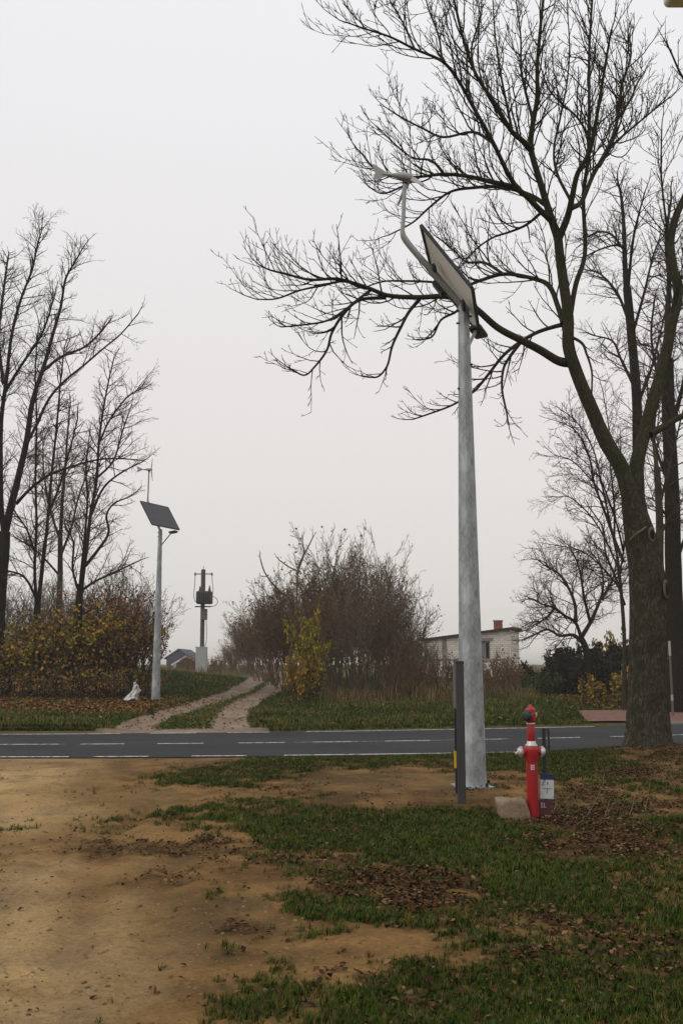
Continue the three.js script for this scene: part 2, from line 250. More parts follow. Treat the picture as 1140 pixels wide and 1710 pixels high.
// ---------------------------------------------------------------- road, markings, paved driveway
const dn = x => farLine(x) + 0.45, df = x => Math.min(34.3 + 0.2 * (x - 10), dn(x) + 0.1 + (x - 6.6) * 5.0);
function ribbon(x0, x1, fa, fb, y, step = 0.5, ny = 1) {
  const n = Math.max(2, Math.ceil((x1 - x0) / step)), P = [], U = [], I = [];
  for (let i = 0; i <= n; i++) { const x = mix(x0, x1, i / n); for (let j = 0; j <= ny; j++) { const d = mix(fa(x), fb(x), j / ny); P.push(x, typeof y === 'function' ? y(x, d) : y, -d); U.push(x, d); } }
  for (let i = 0; i < n; i++) for (let j = 0; j < ny; j++) { const a = i * (ny + 1) + j; I.push(a, a + ny + 1, a + 1, a + 1, a + ny + 1, a + ny + 2); }
  const g = new THREE.BufferGeometry(); g.setAttribute('position', new THREE.Float32BufferAttribute(P, 3)); g.setAttribute('uv', new THREE.Float32BufferAttribute(U, 2)); g.setIndex(I); g.computeVertexNormals(); return g;
}
{
  const asphalt = tex(512, 512, (i, j) => { const x = i / 512, y = j / 512, v = 0.040 * (0.72 + 0.34 * tn(x, y, 5, 4) + 0.3 * tn(x, y, 128, 1) - 0.12 * sm(0.62, 0.66, tn(x, y, 4, 3))) * (1 + 0.16 * (tn(x * 0.2, y, 8, 2) - 0.5)); return [v, v * 1.02, v * 1.08]; }, true, [0.16, 0.16]);
  const road = new THREE.Group(); road.name = 'road'; road.userData.kind = 'structure'; scene.add(road);
  part('asphalt', ribbon(-70, 90, x => nearLine(x) - 0.16 - 0.05 * fbm(x * 1.3, 3, 3), x => farLine(x) + 0.14 + 0.05 * fbm(x * 1.3, 9, 3), 0.012, 0.2, 2), std({ map: asphalt, roughness: 0.88, bumpMap: asphalt, bumpScale: 0.004 }), road);
  const paint = std({ map: tex(256, 256, (i, j) => { const v = 0.6 - 0.42 * sm(0.5, 0.72, tn(i / 256, j / 256, 14, 4)); return [v, v, v * 0.96]; }, true, [1.3, 1.3]), roughness: 0.8 });
  const worn = std({ map: tex(256, 256, (i, j) => { const v = 0.12 + 0.28 * sm(0.5, 0.7, tn(i / 256, j / 256, 16, 4)); return [v, v, v]; }, true, [1.3, 1.3]), roughness: 0.85 });
  const xOf = (u, f) => { let x = 0; for (let k = 0; k < 12; k++) x = (u - 570) / F * (f(x) * CP - EYE * SP); return x; };
  const mark = (f, list, m, w = 0.12) => { for (const [a, b] of list) part('road_marking', ribbon(typeof a === 'string' ? +a : xOf(a, f), typeof b === 'string' ? +b : xOf(b, f), x => f(x) - w / 2, x => f(x) + w / 2, 0.017, 0.3), m, road); };
  mark(nearLine, [['-60', 115], [157, 248], [320, 412], [474, '80']], paint);
  mark(roadC, [[-95, -30], [-15, 98], [134, 208], [263, 340], [398, 476], [521, 596], [642, 718], [809, 838], [897, 968], [1018, 1062], [1122, 1185]], paint);
  mark(roadC, [[99, 110], [491, 520], [597, 641], [719, 757], [838, 850]], worn);
  mark(farLine, [['-60', 201], [251, 328], [380, 449], [511, 992]], paint);
  // red paved driveway across the far side
  const pav = tex(512, 512, (i, j) => { const r = Math.floor(j / 32), c = Math.floor((i + (r % 2) * 32) / 64), e = (j % 32 < 2 || (i + (r % 2) * 32) % 64 < 2) ? 0.55 : 1, k = 0.75 + 0.4 * hash(c % 8, r) + 0.2 * (hash(i, j) - 0.5); return [0.2 * k * e, 0.115 * k * e, 0.092 * k * e]; }, true, [0.6, 0.6]);
  struct('driveway', ribbon(6.6, 40, dn, df, (x, d) => Math.max(H(x, d), 0) + 0.045, 0.25, 14), std({ map: pav, roughness: 0.9 }));
  const kb = new Buf(); for (let k = 0; k < 24; k++) { const a = 6.75 + k, b = a + 0.985; const y = 0.05; const g0 = dn(a) - 0.02, g1 = dn(b) - 0.02; const base = kb.p.length / 3; for (const [x, d] of [[a, g0], [b, g1]]) for (const [dd, yy] of [[-0.12, 0], [-0.12, y], [0.02, y], [0.02, 0]]) kb.vert(x, yy, -(d + dd), 0, 1, 0, x, d); for (let f = 0; f < 3; f++) { const q = base + f; kb.i.push(q, q + 4, q + 1, q + 1, q + 4, q + 5); } }
  const kg = toCreasedNormals(kb.geo(), 0.5); struct('kerb', kg, colored(0.27, 0.24, 0.21, 0.9));
}

// ---------------------------------------------------------------- trees
const UP = V(0, 1, 0);
function smooth(P, n) { return new THREE.CatmullRomCurve3(P, false, 'centripetal').getPoints(n); }
function grow(buf, p, dir, len, r, lvl, o) {
  const n = Math.max(2, Math.round(len / (o.seg || 0.18))), st = len / n, pts = [p.clone()], dirs = [dir.clone()], rad = [r], d = dir.clone(), q = p.clone();
  for (let k = 1; k <= n; k++) {
    const w = o.wig * Math.min(1, Math.sqrt(st));
    d.x += rr(-w, w); d.y += rr(-w, w) + o.trop * st * (lvl === 0 ? (o.tipTrop ?? 1) : 1); d.z += rr(-w, w); d.normalize();
    q.addScaledVector(d, st); pts.push(q.clone()); dirs.push(d.clone()); rad.push(mix(r, Math.max(o.rmin * 0.6, r * 0.35), k / n));
  }
  buf.tube(pts, rad, r > 0.03 ? 6 : r > 0.015 ? 4 : 3);
  if (lvl <= 0 || buf.count > (o.max || 1e9)) return;
  const cnt = Math.max(1, Math.round(len * o.dens[lvl - 1] * rr(0.8, 1.2)));
  for (let c = 0; c < cnt; c++) {
    const t = (o.t0 ?? 0.2) + (1 - (o.t0 ?? 0.2)) * (c + rnd()) / cnt, k = Math.min(n - 1, Math.floor(t * n)), f = t * n - k, pp = pts[k].clone().lerp(pts[Math.min(n, k + 1)], clamp(f));
    side(buf, pp, dirs[k], len * o.ratio * (1 - 0.5 * t) * rr(0.6, 1.25), Math.max(o.rmin, mix(rad[k], rad[Math.min(n, k + 1)], f) * 0.62), lvl - 1, o);
  }
}
function side(buf, p, dir, len, r, lvl, o) {
  const a = V(rr(-1, 1), rr(-1, 1) + (o.upBias || 0), rr(-1, 1)); a.addScaledVector(dir, -a.dot(dir)).normalize();
  const g = rr(o.ang[0], o.ang[1]), d = dir.clone().multiplyScalar(Math.cos(g)).addScaledVector(a, Math.sin(g)).normalize();
  grow(buf, p, d, len, r, lvl, o);
}
// one limb drawn through points [u, v] with depths from D0 to D1; px0, px1 widths in the photograph
function limbPts(px, D0, D1, n) { const L = px.length - 1; return smooth(px.map(([u, v], k) => at(u + (k && k < L ? rr(-1.8, 1.8) : 0), v + (k && k < L ? rr(-1.8, 1.8) : 0), mix(D0, D1, k / L))), n || Math.max(6, L * 5)); }
function skeleton(root, name, mat, crown, px, D0, D1, w0, w1, o, sides = 8) {
  const pts = limbPts(px, D0, D1), N = pts.length - 1, rad = pts.map((p, k) => mix(w0, w1, (k / N) ** 0.8) / 2 * -p.z / F), b = new Buf(root.position);
  const ph = rr(0, 50);
  b.tube(pts, rad, sides, (s, t, al) => 1 + 0.16 * (fbm(Math.cos(s * 6.28) * 1.2 + ph, al * 2.2 + Math.sin(s * 6.28) * 1.2, 3) - 0.5)); part(name, b.geo(), mat, root);
  if (!o) return;
  const len = pts.reduce((s, p, k) => k ? s + p.distanceTo(pts[k - 1]) : 0, 0), cnt = Math.round(len * o.every);
  for (let c = 0; c < cnt; c++) {
    const t = (o.from ?? 0.1) + (1 - (o.from ?? 0.1)) * (c + rnd()) / cnt, k = Math.min(N - 1, Math.floor(t * N)), dir = pts[k + 1].clone().sub(pts[k]).normalize();
    side(crown, pts[k].clone().lerp(pts[k + 1], t * N - k), dir, o.len * rr(0.45, 1.2) * (1 - 0.35 * t), Math.max(o.rmin, Math.min(rad[k] * 0.6, o.r)), o.lvl, o);
  }
  grow(crown, pts[N].clone(), pts[N].clone().sub(pts[N - 1]).normalize(), o.len * (o.end ?? 0.5), rad[N], o.lvl, o);
}
{ // the big ash by the road
  const D = 17.9, base = at(1080, 1256, D); base.y = H(base.x, D) - 0.05;
  const T = thing('ash_tree', 'big bare tree with ribbed grey trunk standing before the road', 'tree', base);
  const tp = [[1080, 1262], [1081, 1235], [1081, 1180], [1081, 1100], [1081, 1000], [1077, 940], [1068, 895], [1060, 860], [1055, 822]].map(([u, v]) => at(u, v, D)), tw = [84, 74, 64, 60, 59, 56, 50, 41, 36];
  const cv = smooth(tp, 180), b = new Buf(base), rad = cv.map((p, k) => { const t = k / 180 * 8, i = Math.min(7, t | 0); return mix(tw[i], tw[i + 1], t - i) / 2 * D / F; });
  b.tube(cv, rad, 128, (s, t, al) => { const c = Math.cos(s * 6.2832), q = Math.sin(s * 6.2832); const fl = Math.max(0, 1 - al / 0.55); const fur = Math.abs(fbm(c * 9 + 3 * q + 9, al * 3.2 + q * 9, 3) - 0.5) * 2; return 1 + 0.10 * (fbm(c * 1.3 + 7, q * 1.3 + al * 0.9, 3) - 0.5) + 0.16 * (Math.min(fur, 0.35) - 0.17) + fl * fl * 0.16 * (0.5 + 0.5 * Math.cos(s * 6.2832 * 5 + 1)); });
  const tg = b.geo(); tg.computeVertexNormals(); part('trunk', tg, M.bark, T);
  const C = new Buf(base);
  const o1 = { seg: 0.15, wig: 0.5, trop: 0.85, tipTrop: 1.7, rmin: 0.0062, dens: [5.2, 5, 5], ratio: 0.46, ang: [0.4, 0.95], upBias: 0.35, every: 6.2, len: 1.5, lvl: 2, r: 0.016, from: 0.12 };
  const o2 = { ...o1, every: 4, len: 1.1, from: 0.35 }, L = (px, dz0, dz1, w0, w1, o = o1, sides = 8, m = M.mossBark) => skeleton(T, 'limb', m, C, px, D + dz0, D + dz1, w0, w1, o, sides);
  L([[1056, 855], [1050, 820], [1034, 780], [1011, 738], [990, 690], [962, 622], [949, 578], [947, 530], [941, 470], [934, 420], [931, 396]], 0, -0.3, 31, 15, { ...o2, every: 0.9 }, 14);
  L([[932, 402], [915, 350], [900, 305], [887, 247], [890, 205], [898, 164], [897, 110], [903, 50], [908, 0], [912, -40]], -0.3, -1.0, 15, 4);
  L([[888, 250], [870, 235], [855, 221], [826, 176], [793, 127], [770, 60], [757, 0], [745, -40]], -0.5, -2.4, 11, 3.5);
  L([[930, 404], [946, 360], [953, 328], [963, 291], [982, 258], [990, 215], [1003, 150], [1012, 90], [1020, 50]], -0.3, -1.8, 14, 3.5, { ...o1, every: 4.5, from: 0.35 });
  L([[950, 535], [962, 475], [974, 426], [975, 328], [981, 262], [984, 164], [982, 90], [987, 16], [990, -30]], -0.2, 1.6, 10, 3.5, { ...o1, every: 4.5, from: 0.3 });
  L([[953, 348], [969, 336], [990, 295], [1023, 229], [1032, 180], [1038, 143], [1051, 95], [1050, 60]], -0.2, 2.2, 10, 3, { ...o1, every: 5.5, from: 0.25 });
  L([[1000, 278], [1022, 245], [1051, 217], [1085, 190], [1114, 165]], 0.5, 2.6, 6, 2.5);
  L([[924, 372], [904, 354], [863, 317], [814, 303], [777, 295], [740, 290], [700, 296], [660, 296], [628, 282], [606, 258]], -0.3, -2.6, 12, 2.5);
  L([[863, 316], [846, 287], [822, 238], [789, 176], [765, 135], [738, 104], [692, 82], [650, 60], [612, 50], [580, 38]], -0.9, -3.3, 10, 2.5);
  L([[910, 342], [888, 326], [840, 312], [790, 312], [750, 322], [715, 345], [690, 372], [650, 392]], -0.3, 1.5, 9, 2.5);
  L([[822, 238], [790, 222], [740, 228], [705, 215], [672, 196], [648, 182]], -1.4, 0.2, 6, 2.5);
  L([[940, 540], [932, 516], [916, 475], [891, 465], [842, 459], [801, 469], [770, 478], [727, 471], [680, 468], [641, 471], [608, 480]], -0.2, 1.6, 11, 2.5, o1);
  L([[842, 459], [810, 440], [780, 437], [760, 420], [735, 400]], 0.4, 2.2, 6, 2.5);
  L([[951, 606], [932, 602], [900, 586], [871, 569], [830, 549], [801, 520], [775, 502], [740, 496], [700, 495], [646, 495], [617, 483], [590, 472], [563, 465], [515, 467], [478, 458], [452, 450], [436, 444]], 0, -2.2, 17, 2.5, { ...o1, from: 0.3, every: 4.4, len: 1.2 }, 10);
  L([[600, 478], [575, 470], [540, 476], [500, 484], [460, 500], [430, 500]], -1.3, -0.4, 6, 2.5);
  L([[644, 497], [597, 503], [572, 528], [555, 557], [546, 585], [528, 612], [508, 625], [486, 616]], -1.2, -1.9, 7, 2.5, { ...o1, len: 0.95, every: 6 });
  L([[618, 485], [600, 500], [575, 518], [545, 535], [505, 542], [470, 546]], -1.3, -3.2, 6, 2.5, { ...o1, len: 0.85 });
  L([[700, 500], [682, 522], [668, 548], [656, 578], [645, 612], [632, 630], [615, 630]], -1, -1.4, 7, 2.5, { ...o1, len: 0.8, every: 5 });
  L([[775, 503], [760, 520], [735, 535], [722, 560], [700, 568]], -0.9, 0.4, 6, 2.5, { ...o1, len: 0.8 });
  L([[944, 541], [920, 546], [891, 557], [846, 590], [812, 626], [789, 655], [755, 678], [716, 690], [690, 700]], 0, 1.2, 9, 2.5, { ...o1, len: 1.0, every: 6 });
  L([[868, 572], [852, 592], [842, 614], [836, 650], [843, 684], [848, 706]], -0.2, -0.6, 7, 2.5, { ...o1, len: 0.9, every: 6 });
  L([[1058, 855], [1058, 805], [1064, 765], [1076, 720], [1094, 655], [1108, 600], [1122, 540], [1130, 490], [1121, 440], [1118, 400], [1127, 358], [1146, 320], [1165, 250], [1180, 150], [1186, 40]], 0.1, 1.4, 28, 8, { ...o2, every: 2.4, len: 1.3, from: 0.3 }, 14);
  L([[1084, 726], [1104, 712], [1130, 699], [1170, 680], [1230, 640]], 0.3, 0.9, 14, 8, o2);
  L([[1131, 492], [1150, 470], [1175, 420], [1190, 330]], 0.9, 1.6, 15, 8, o1);
  L([[1118, 425], [1111, 380], [1104, 300], [1104, 260], [1104, 215]], 1, 0.4, 5, 2.5, o1);
  L([[1180, 190], [1160, 160], [1135, 125], [1117, 85], [1108, 66]], 1, 0, 7, 2.2, { ...o1, len: 0.6 });
  L([[948, 560], [970, 572], [980, 592], [986, 620], [988, 660], [990, 690]], -0.2, -0.8, 6, 2.5, { ...o1, len: 0.6, every: 2 });
  L([[1040, 938], [1022, 893], [1005, 842], [992, 808], [985, 770], [972, 735], [955, 715], [938, 706]], 0.1, 1.4, 6, 1.6, { ...o1, trop: 0.1, upBias: 0, every: 9, len: 1.0, r: 0.009, from: 0.2 });
  L([[1042, 1010], [1026, 960], [1012, 925], [1005, 880], [985, 850]], 0.3, 1.6, 5, 2, { ...o1, trop: 0.1, upBias: 0, every: 6, len: 0.8 });
  L([[1040, 920], [1030, 880], [1020, 850], [1000, 800], [990, 790]], 0.1, -0.9, 4, 2, { ...o1, trop: 0.1, every: 4, len: 0.6 });
  for (const [px, z0, z1, w] of [[[[904, 354], [880, 376], [850, 388], [820, 398], [792, 418], [772, 442]], -0.3, 1.8, 6], [[[855, 221], [848, 180], [836, 120], [826, 60], [822, -10]], -1.2, -0.4, 6], [[[793, 127], [788, 80], [799, 30], [806, -30]], -1.9, -1, 5], [[[890, 205], [872, 120], [868, 60], [858, -20]], -0.6, 0.8, 6], [[[738, 104], [732, 60], [716, 20], [706, -20]], -2.8, -2, 4.5], [[[952, 335], [930, 290], [926, 250], [936, 200], [947, 140], [950, 80], [946, 10]], -0.3, 2, 6], [[[985, 232], [962, 198], [935, 172], [915, 150], [905, 120]], 0.5, -0.6, 5.5], [[[740, 290], [720, 270], [690, 262], [660, 240], [640, 222]], -1.8, -2.8, 5], [[[700, 296], [670, 312], [640, 322], [615, 312]], -2, -1.2, 4.5], [[[692, 82], [672, 40], [655, 10], [640, -20]], -3, -2.2, 4], [[[1030, 200], [1050, 170], [1062, 140], [1075, 120]], 1.2, 2, 4.5]])
    L(px, z0, z1, w, 2.2, { ...o1, every: 5.5, len: 1.25 }, 6);
  part('crown', C.geo(), M.twigAsh, T);
  for (const [u, v, r, ry] of [[1087, 893, 0.10, 0.5], [1111, 984, 0.13, 0.9]]) { // old pruning cuts
    const g = new THREE.TorusGeometry(r * 0.85, 0.03, 8, 20); g.scale(0.75, 1.25, 0.8); const k = part('branch_scar', g, M.cutWood, T); const p = at(u, v, D - 0.26); k.position.copy(p.sub(base)); k.rotation.y = ry;
    const h = new THREE.SphereGeometry(r * 0.9, 12, 8); h.scale(0.75, 1.2, 0.45); part('scar_hollow', h, M.darkBark, k);
  }
  const st = new Buf(base); st.tube(smooth([at(1051, 902, D - 0.34), at(1060, 893, D - 0.42), at(1070, 886, D - 0.40), at(1078, 880, D - 0.3)], 10), Array(11).fill(0.02), 6); part('dead_branch', st.geo(), M.cutWood, T);
}
const oBg = { seg: 0.45, wig: 0.4, trop: 0.06, tipTrop: -1.5, rmin: 0.0062, dens: [6.5, 4.8, 2.4], ratio: 0.55, ang: [0.45, 1.05], upBias: 0.1, every: 4.6, len: 1.75, lvl: 2, r: 0.024, from: 0.15 };
function bgTree(name, label, u, D, trunk, w, limbs, o = oBg, mat = M.darkBark, tw = M.twigBg) {
  const g0 = at(u, 1150, D), base = V(g0.x, H(g0.x, D), -D), T = thing(name, label, 'tree', base), C = new Buf(base);
  const foot = [[u, 1110 + (EYE - base.y + 0.1) * F / D]];
  skeleton(T, 'trunk', mat, C, [...foot, ...trunk], D, D, w[0], w[1], null, 10);
  for (const [px, dz, w0, w1, oo] of limbs) skeleton(T, 'limb', mat, C, px, D, D + dz, w0, w1, { ...o, ...oo }, 6);
  part('crown', C.geo(), tw, T);
}
bgTree('bare_tree', 'tallest bare tree at the left edge, its forked trunk leaning in from outside the photograph', -10, 42, [[-6, 1060], [0, 990], [5, 920], [8, 888]], [31, 21], [
  [[[8, 892], [3, 850], [2, 806], [3, 700], [10, 631], [21, 560], [35, 501], [53, 448], [63, 413], [70, 385]], -3, 11, 2],
  [[[8, 892], [21, 841], [32, 788], [44, 736], [53, 683], [60, 648], [74, 610], [88, 560], [102, 511], [112, 466], [123, 438], [140, 412]], 2, 14, 2],
  [[[44, 743], [56, 718], [84, 666], [109, 638], [140, 610], [175, 581], [203, 557], [231, 524]], 3, 6, 2, { every: 1.6 }],
  [[[67, 624], [102, 596], [140, 578], [168, 557], [180, 540]], 3, 6, 2.5],
  [[[10, 652], [35, 610], [70, 554], [90, 500]], -3, 7, 2.5],
  [[[28, 841], [49, 817], [81, 796], [116, 782], [168, 768], [210, 766]], -2, 6, 2.5],
  [[[3, 720], [-15, 640], [-25, 540], [-20, 450]], 2, 8, 2], [[[6, 640], [-2, 560], [8, 480], [14, 430]], 3, 7, 3]]);
bgTree('bare_tree', 'slim bare tree with twin stems forking low, standing in the bushes left of the lamp', 52, 43, [[57, 1120], [60, 1060], [63, 1012]], [15, 11], [
  [[[62, 1018], [60, 950], [60, 880], [60, 800], [62, 700], [60, 620], [63, 560]], -2, 6, 2],
  [[[64, 1016], [72, 950], [78, 880], [85, 800], [93, 720], [100, 640], [108, 580]], 2, 8, 2],
  [[[80, 860], [95, 820], [112, 770], [130, 700]], 2, 5, 2.5], [[[66, 1010], [40, 965], [20, 955], [0, 953]], -1, 5, 2.5], [[[58, 920], [45, 880], [25, 850], [18, 820]], -2, 4, 2]]);
bgTree('bare_tree', 'bare tree with spreading twigs rising from golden bushes left of the far lamp', 126, 41, [[129, 1080], [132, 1010], [135, 975]], [15, 11], [
  [[[134, 980], [138, 930], [142, 880], [146, 830], [143, 780], [148, 740]], -2, 6, 2],
  [[[136, 978], [144, 920], [152, 860], [160, 800], [166, 740], [172, 690], [182, 640], [190, 600]], 2, 8, 2],
  [[[143, 945], [165, 918], [180, 890], [178, 860], [190, 840], [215, 830]], 2, 6, 2.5, { every: 2.4 }], [[[132, 990], [120, 950], [123, 905], [110, 880]], -2, 5, 2.5], [[[138, 985], [160, 970], [190, 955], [225, 940]], 2, 5, 2.5, { every: 2.4 }],
  [[[152, 860], [175, 815], [200, 790], [240, 770]], -1, 5, 2, { every: 1.6 }], [[[166, 740], [185, 700], [215, 660], [235, 650]], 2, 4, 2], [[[160, 800], [190, 770], [205, 720], [215, 690]], -1, 4, 2]]);
bgTree('bare_tree', 'faint thin bare tree farther back between the twin stemmed tree and the golden bushes', 96, 56, [[97, 1060], [99, 980], [101, 900]], [12, 8], [
  [[[101, 905], [103, 840], [108, 780], [112, 720], [118, 670]], 2, 7, 2], [[[101, 930], [120, 880], [130, 830], [150, 780]], 2, 5, 2], [[[100, 900], [85, 850], [75, 790], [72, 740]], 2, 5, 2], [[[99, 960], [60, 920], [30, 900]], 1, 4, 2]], { ...oBg, rmin: 0.011 }, M.darkBark, M.twigGrey);
bgTree('bare_tree', 'slender bare tree with a bushy top, straight behind the fork of the big tree', 1066, 36, [[1066, 900], [1064, 760], [1062, 670], [1052, 560], [1046, 480]], [22, 14], [
  [[[1046, 485], [1043, 440], [1041, 377], [1036, 330], [1030, 300]], 1, 12, 3, { every: 5, len: 1.6 }], [[[1047, 490], [1056, 400], [1066, 360], [1076, 320]], -2, 6, 2.5, { every: 3, len: 1.6 }],
  [[[1055, 560], [1075, 490], [1090, 430], [1100, 400]], 2, 6, 2.5], [[[1052, 545], [1030, 490], [1005, 460], [985, 450]], 2, 6, 2.5], [[[1043, 420], [1020, 390], [998, 387], [980, 395]], 2, 5, 2.5], [[[1044, 415], [1025, 408], [995, 420], [975, 430]], -2, 5, 2.5], [[[1060, 650], [1035, 600], [1020, 570], [990, 560]], 2, 6, 2.5], [[[1062, 680], [1085, 620], [1100, 560], [1110, 520]], 2, 6, 2.5]], oBg);
bgTree('bare_tree', 'dark straight trunked tree right beyond the road, at the right edge behind the big tree', 1130, 33, [[1128, 1100], [1124, 950], [1120, 820], [1117, 700], [1114, 600]], [33, 20], [
  [[[1114, 605], [1112, 540], [1118, 470], [1112, 400], [1120, 330]], 2, 14, 4], [[[1118, 720], [1140, 640], [1150, 560], [1145, 460]], 2, 10, 3], [[[1120, 820], [1098, 760], [1085, 700], [1080, 640]], 2, 7, 3], [[[1122, 880], [1100, 840], [1080, 830]], -2, 5, 2], [[[1116, 680], [1095, 620], [1088, 560], [1092, 500]], 3, 7, 3], [[[1124, 950], [1150, 880], [1170, 820]], 2, 8, 3]], oBg);
bgTree('bare_tree', 'thin pale stemmed bare tree close to the right of the forked trunk, over the road', 1098, 30, [[1100, 1050], [1101, 940], [1100, 860], [1096, 780]], [17, 11], [
  [[[1096, 785], [1090, 720], [1098, 650], [1104, 580]], 2, 8, 3], [[[1099, 850], [1112, 790], [1126, 740], [1138, 690]], 1, 6, 2.5], [[[1100, 900], [1118, 860], [1140, 850]], 1, 5, 2]], oBg, M.bark);
bgTree('bare_tree', 'wispy grey twigged tree filling the gap left of the big trunk, above the fruit tree', 1040, 34, [[1042, 1080], [1038, 1000], [1030, 930]], [8, 5], [
  [[[1030, 930], [1018, 870], [1003, 800], [990, 750], [965, 710], [945, 690]], 1, 4, 1.5], [[[1032, 950], [1010, 900], [985, 860], [950, 830], [930, 830]], 2, 3.5, 1.5], [[[1036, 985], [1005, 950], [970, 920], [925, 910]], -1, 3.5, 1.5], [[[1025, 905], [1025, 840], [1020, 780], [1015, 720], [1005, 650]], 2, 4, 1.5], [[[1010, 830], [985, 800], [955, 770], [925, 760]], -1, 3, 1.5], [[[1034, 960], [1045, 880], [1040, 800], [1035, 740]], 2, 4, 1.5]], { ...oBg, every: 6, len: 1.6, rmin: 0.006 }, M.bark, M.twigBg);
bgTree('fruit_tree', 'gnarled old spreading fruit tree before the dark hedge, left of the big trunk', 982, 44, [[978, 1085], [968, 1062]], [14, 9], [
  [[[970, 1066], [960, 1040], [942, 1028], [925, 1015], [905, 1010], [890, 1000]], -2, 7, 2, { every: 6 }], [[[970, 1064], [985, 1040], [1000, 1010], [1006, 985], [1002, 950], [985, 920]], 2, 8, 2, { every: 6 }], [[[974, 1075], [955, 1060], [935, 1060], [915, 1050], [890, 1060]], 2, 8, 2.5, { every: 6 }], [[[960, 1040], [958, 1010], [950, 980], [930, 955], [910, 945]], 1, 7, 2.5, { every: 6 }], [[[1004, 1000], [1020, 970], [1030, 930]], 2, 6, 2.5, { every: 6 }], [[[985, 1040], [975, 1000], [970, 960], [960, 930]], -2, 6, 2.5, { every: 6 }], [[[925, 1015], [912, 1030], [898, 1040]], 1, 5, 2.5, { every: 3.5 }]], { ...oBg, every: 8, len: 2.1, trop: 0.05, wig: 0.7, tipTrop: -0.5, dens: [6.5, 5.5, 2] }, M.darkBark);

// ---------------------------------------------------------------- shrubs
function shrub(spec) { // a group at the origin
  const g = new THREE.Group(), S = new Buf(), Lf = new Buf(), o = { seg: 0.3, wig: 0.35, trop: 0.25, rmin: spec.rmin || 0.009, dens: spec.dens || [3.2, 2.6, 2.2], end: 0.5, ratio: 0.5, ang: [0.3, 0.75], upBias: 0.3, t0: 0.25, max: spec.max || 2600 };
  for (let k = 0; k < spec.stems; k++) {
    const a = rr(0, 6.28), q = Math.sqrt(rnd()), sp = q * spec.spread, d = V(Math.cos(a) * sp, 1, Math.sin(a) * sp).normalize();
    grow(S, V(Math.cos(a) * q * spec.foot, 0, Math.sin(a) * q * spec.foot), d, spec.h * rr(0.6, 1.0) * (1 - 0.25 * q), spec.r || 0.035, spec.lvl ?? 2, o);
  }
  part('stems', S.geo(), spec.mat || M.twigWarm, g);
  if (spec.leaves) {
    const n = S.p.length / 3;
    for (let k = 0; k < spec.leaves; k++) {
      const v = (rnd() * n | 0) * 3, y = S.p[v + 1]; if (y < (spec.lo || 0) * spec.h || y > (spec.hi || 2) * spec.h) { continue; }
      const c = spec.colors[rnd() * spec.colors.length | 0], m = rr(0.7, 1.25);
      Lf.leaf(V(S.p[v] + rr(-0.1, 0.1), y + rr(-0.1, 0.1), S.p[v + 2] + rr(-0.1, 0.1)), spec.size * rr(0.7, 1.3), c.map(x => x * m * 1.45));
    }
    part('foliage', Lf.geo(), M.leaf, g);
  }
  return g;
}
function place(proto, name, label, category, x, d, turn, sc, group) {
  const o = proto.used ? proto.clone() : proto; proto.used = true; o.name = numbered(name); o.position.set(x, H(x, d) - 0.03, -d); o.rotation.y = turn; o.scale.set(...(Array.isArray(sc) ? sc : [sc, sc, sc])); scene.add(o); return tag(o, label, category, group);
}
const onPx = (u, D) => at(u, 1100, D).x;
const BROWN = [[0.13, 0.06, 0.03], [0.10, 0.05, 0.03], [0.16, 0.08, 0.03], [0.08, 0.045, 0.03]], GOLD = [[0.28, 0.17, 0.02], [0.22, 0.15, 0.02], [0.17, 0.13, 0.02], [0.25, 0.12, 0.02]], OLIVE = [[0.13, 0.13, 0.02], [0.17, 0.15, 0.02], [0.10, 0.11, 0.02], [0.2, 0.16, 0.02]], RUST = [[0.24, 0.09, 0.02], [0.18, 0.07, 0.02], [0.26, 0.13, 0.02]];
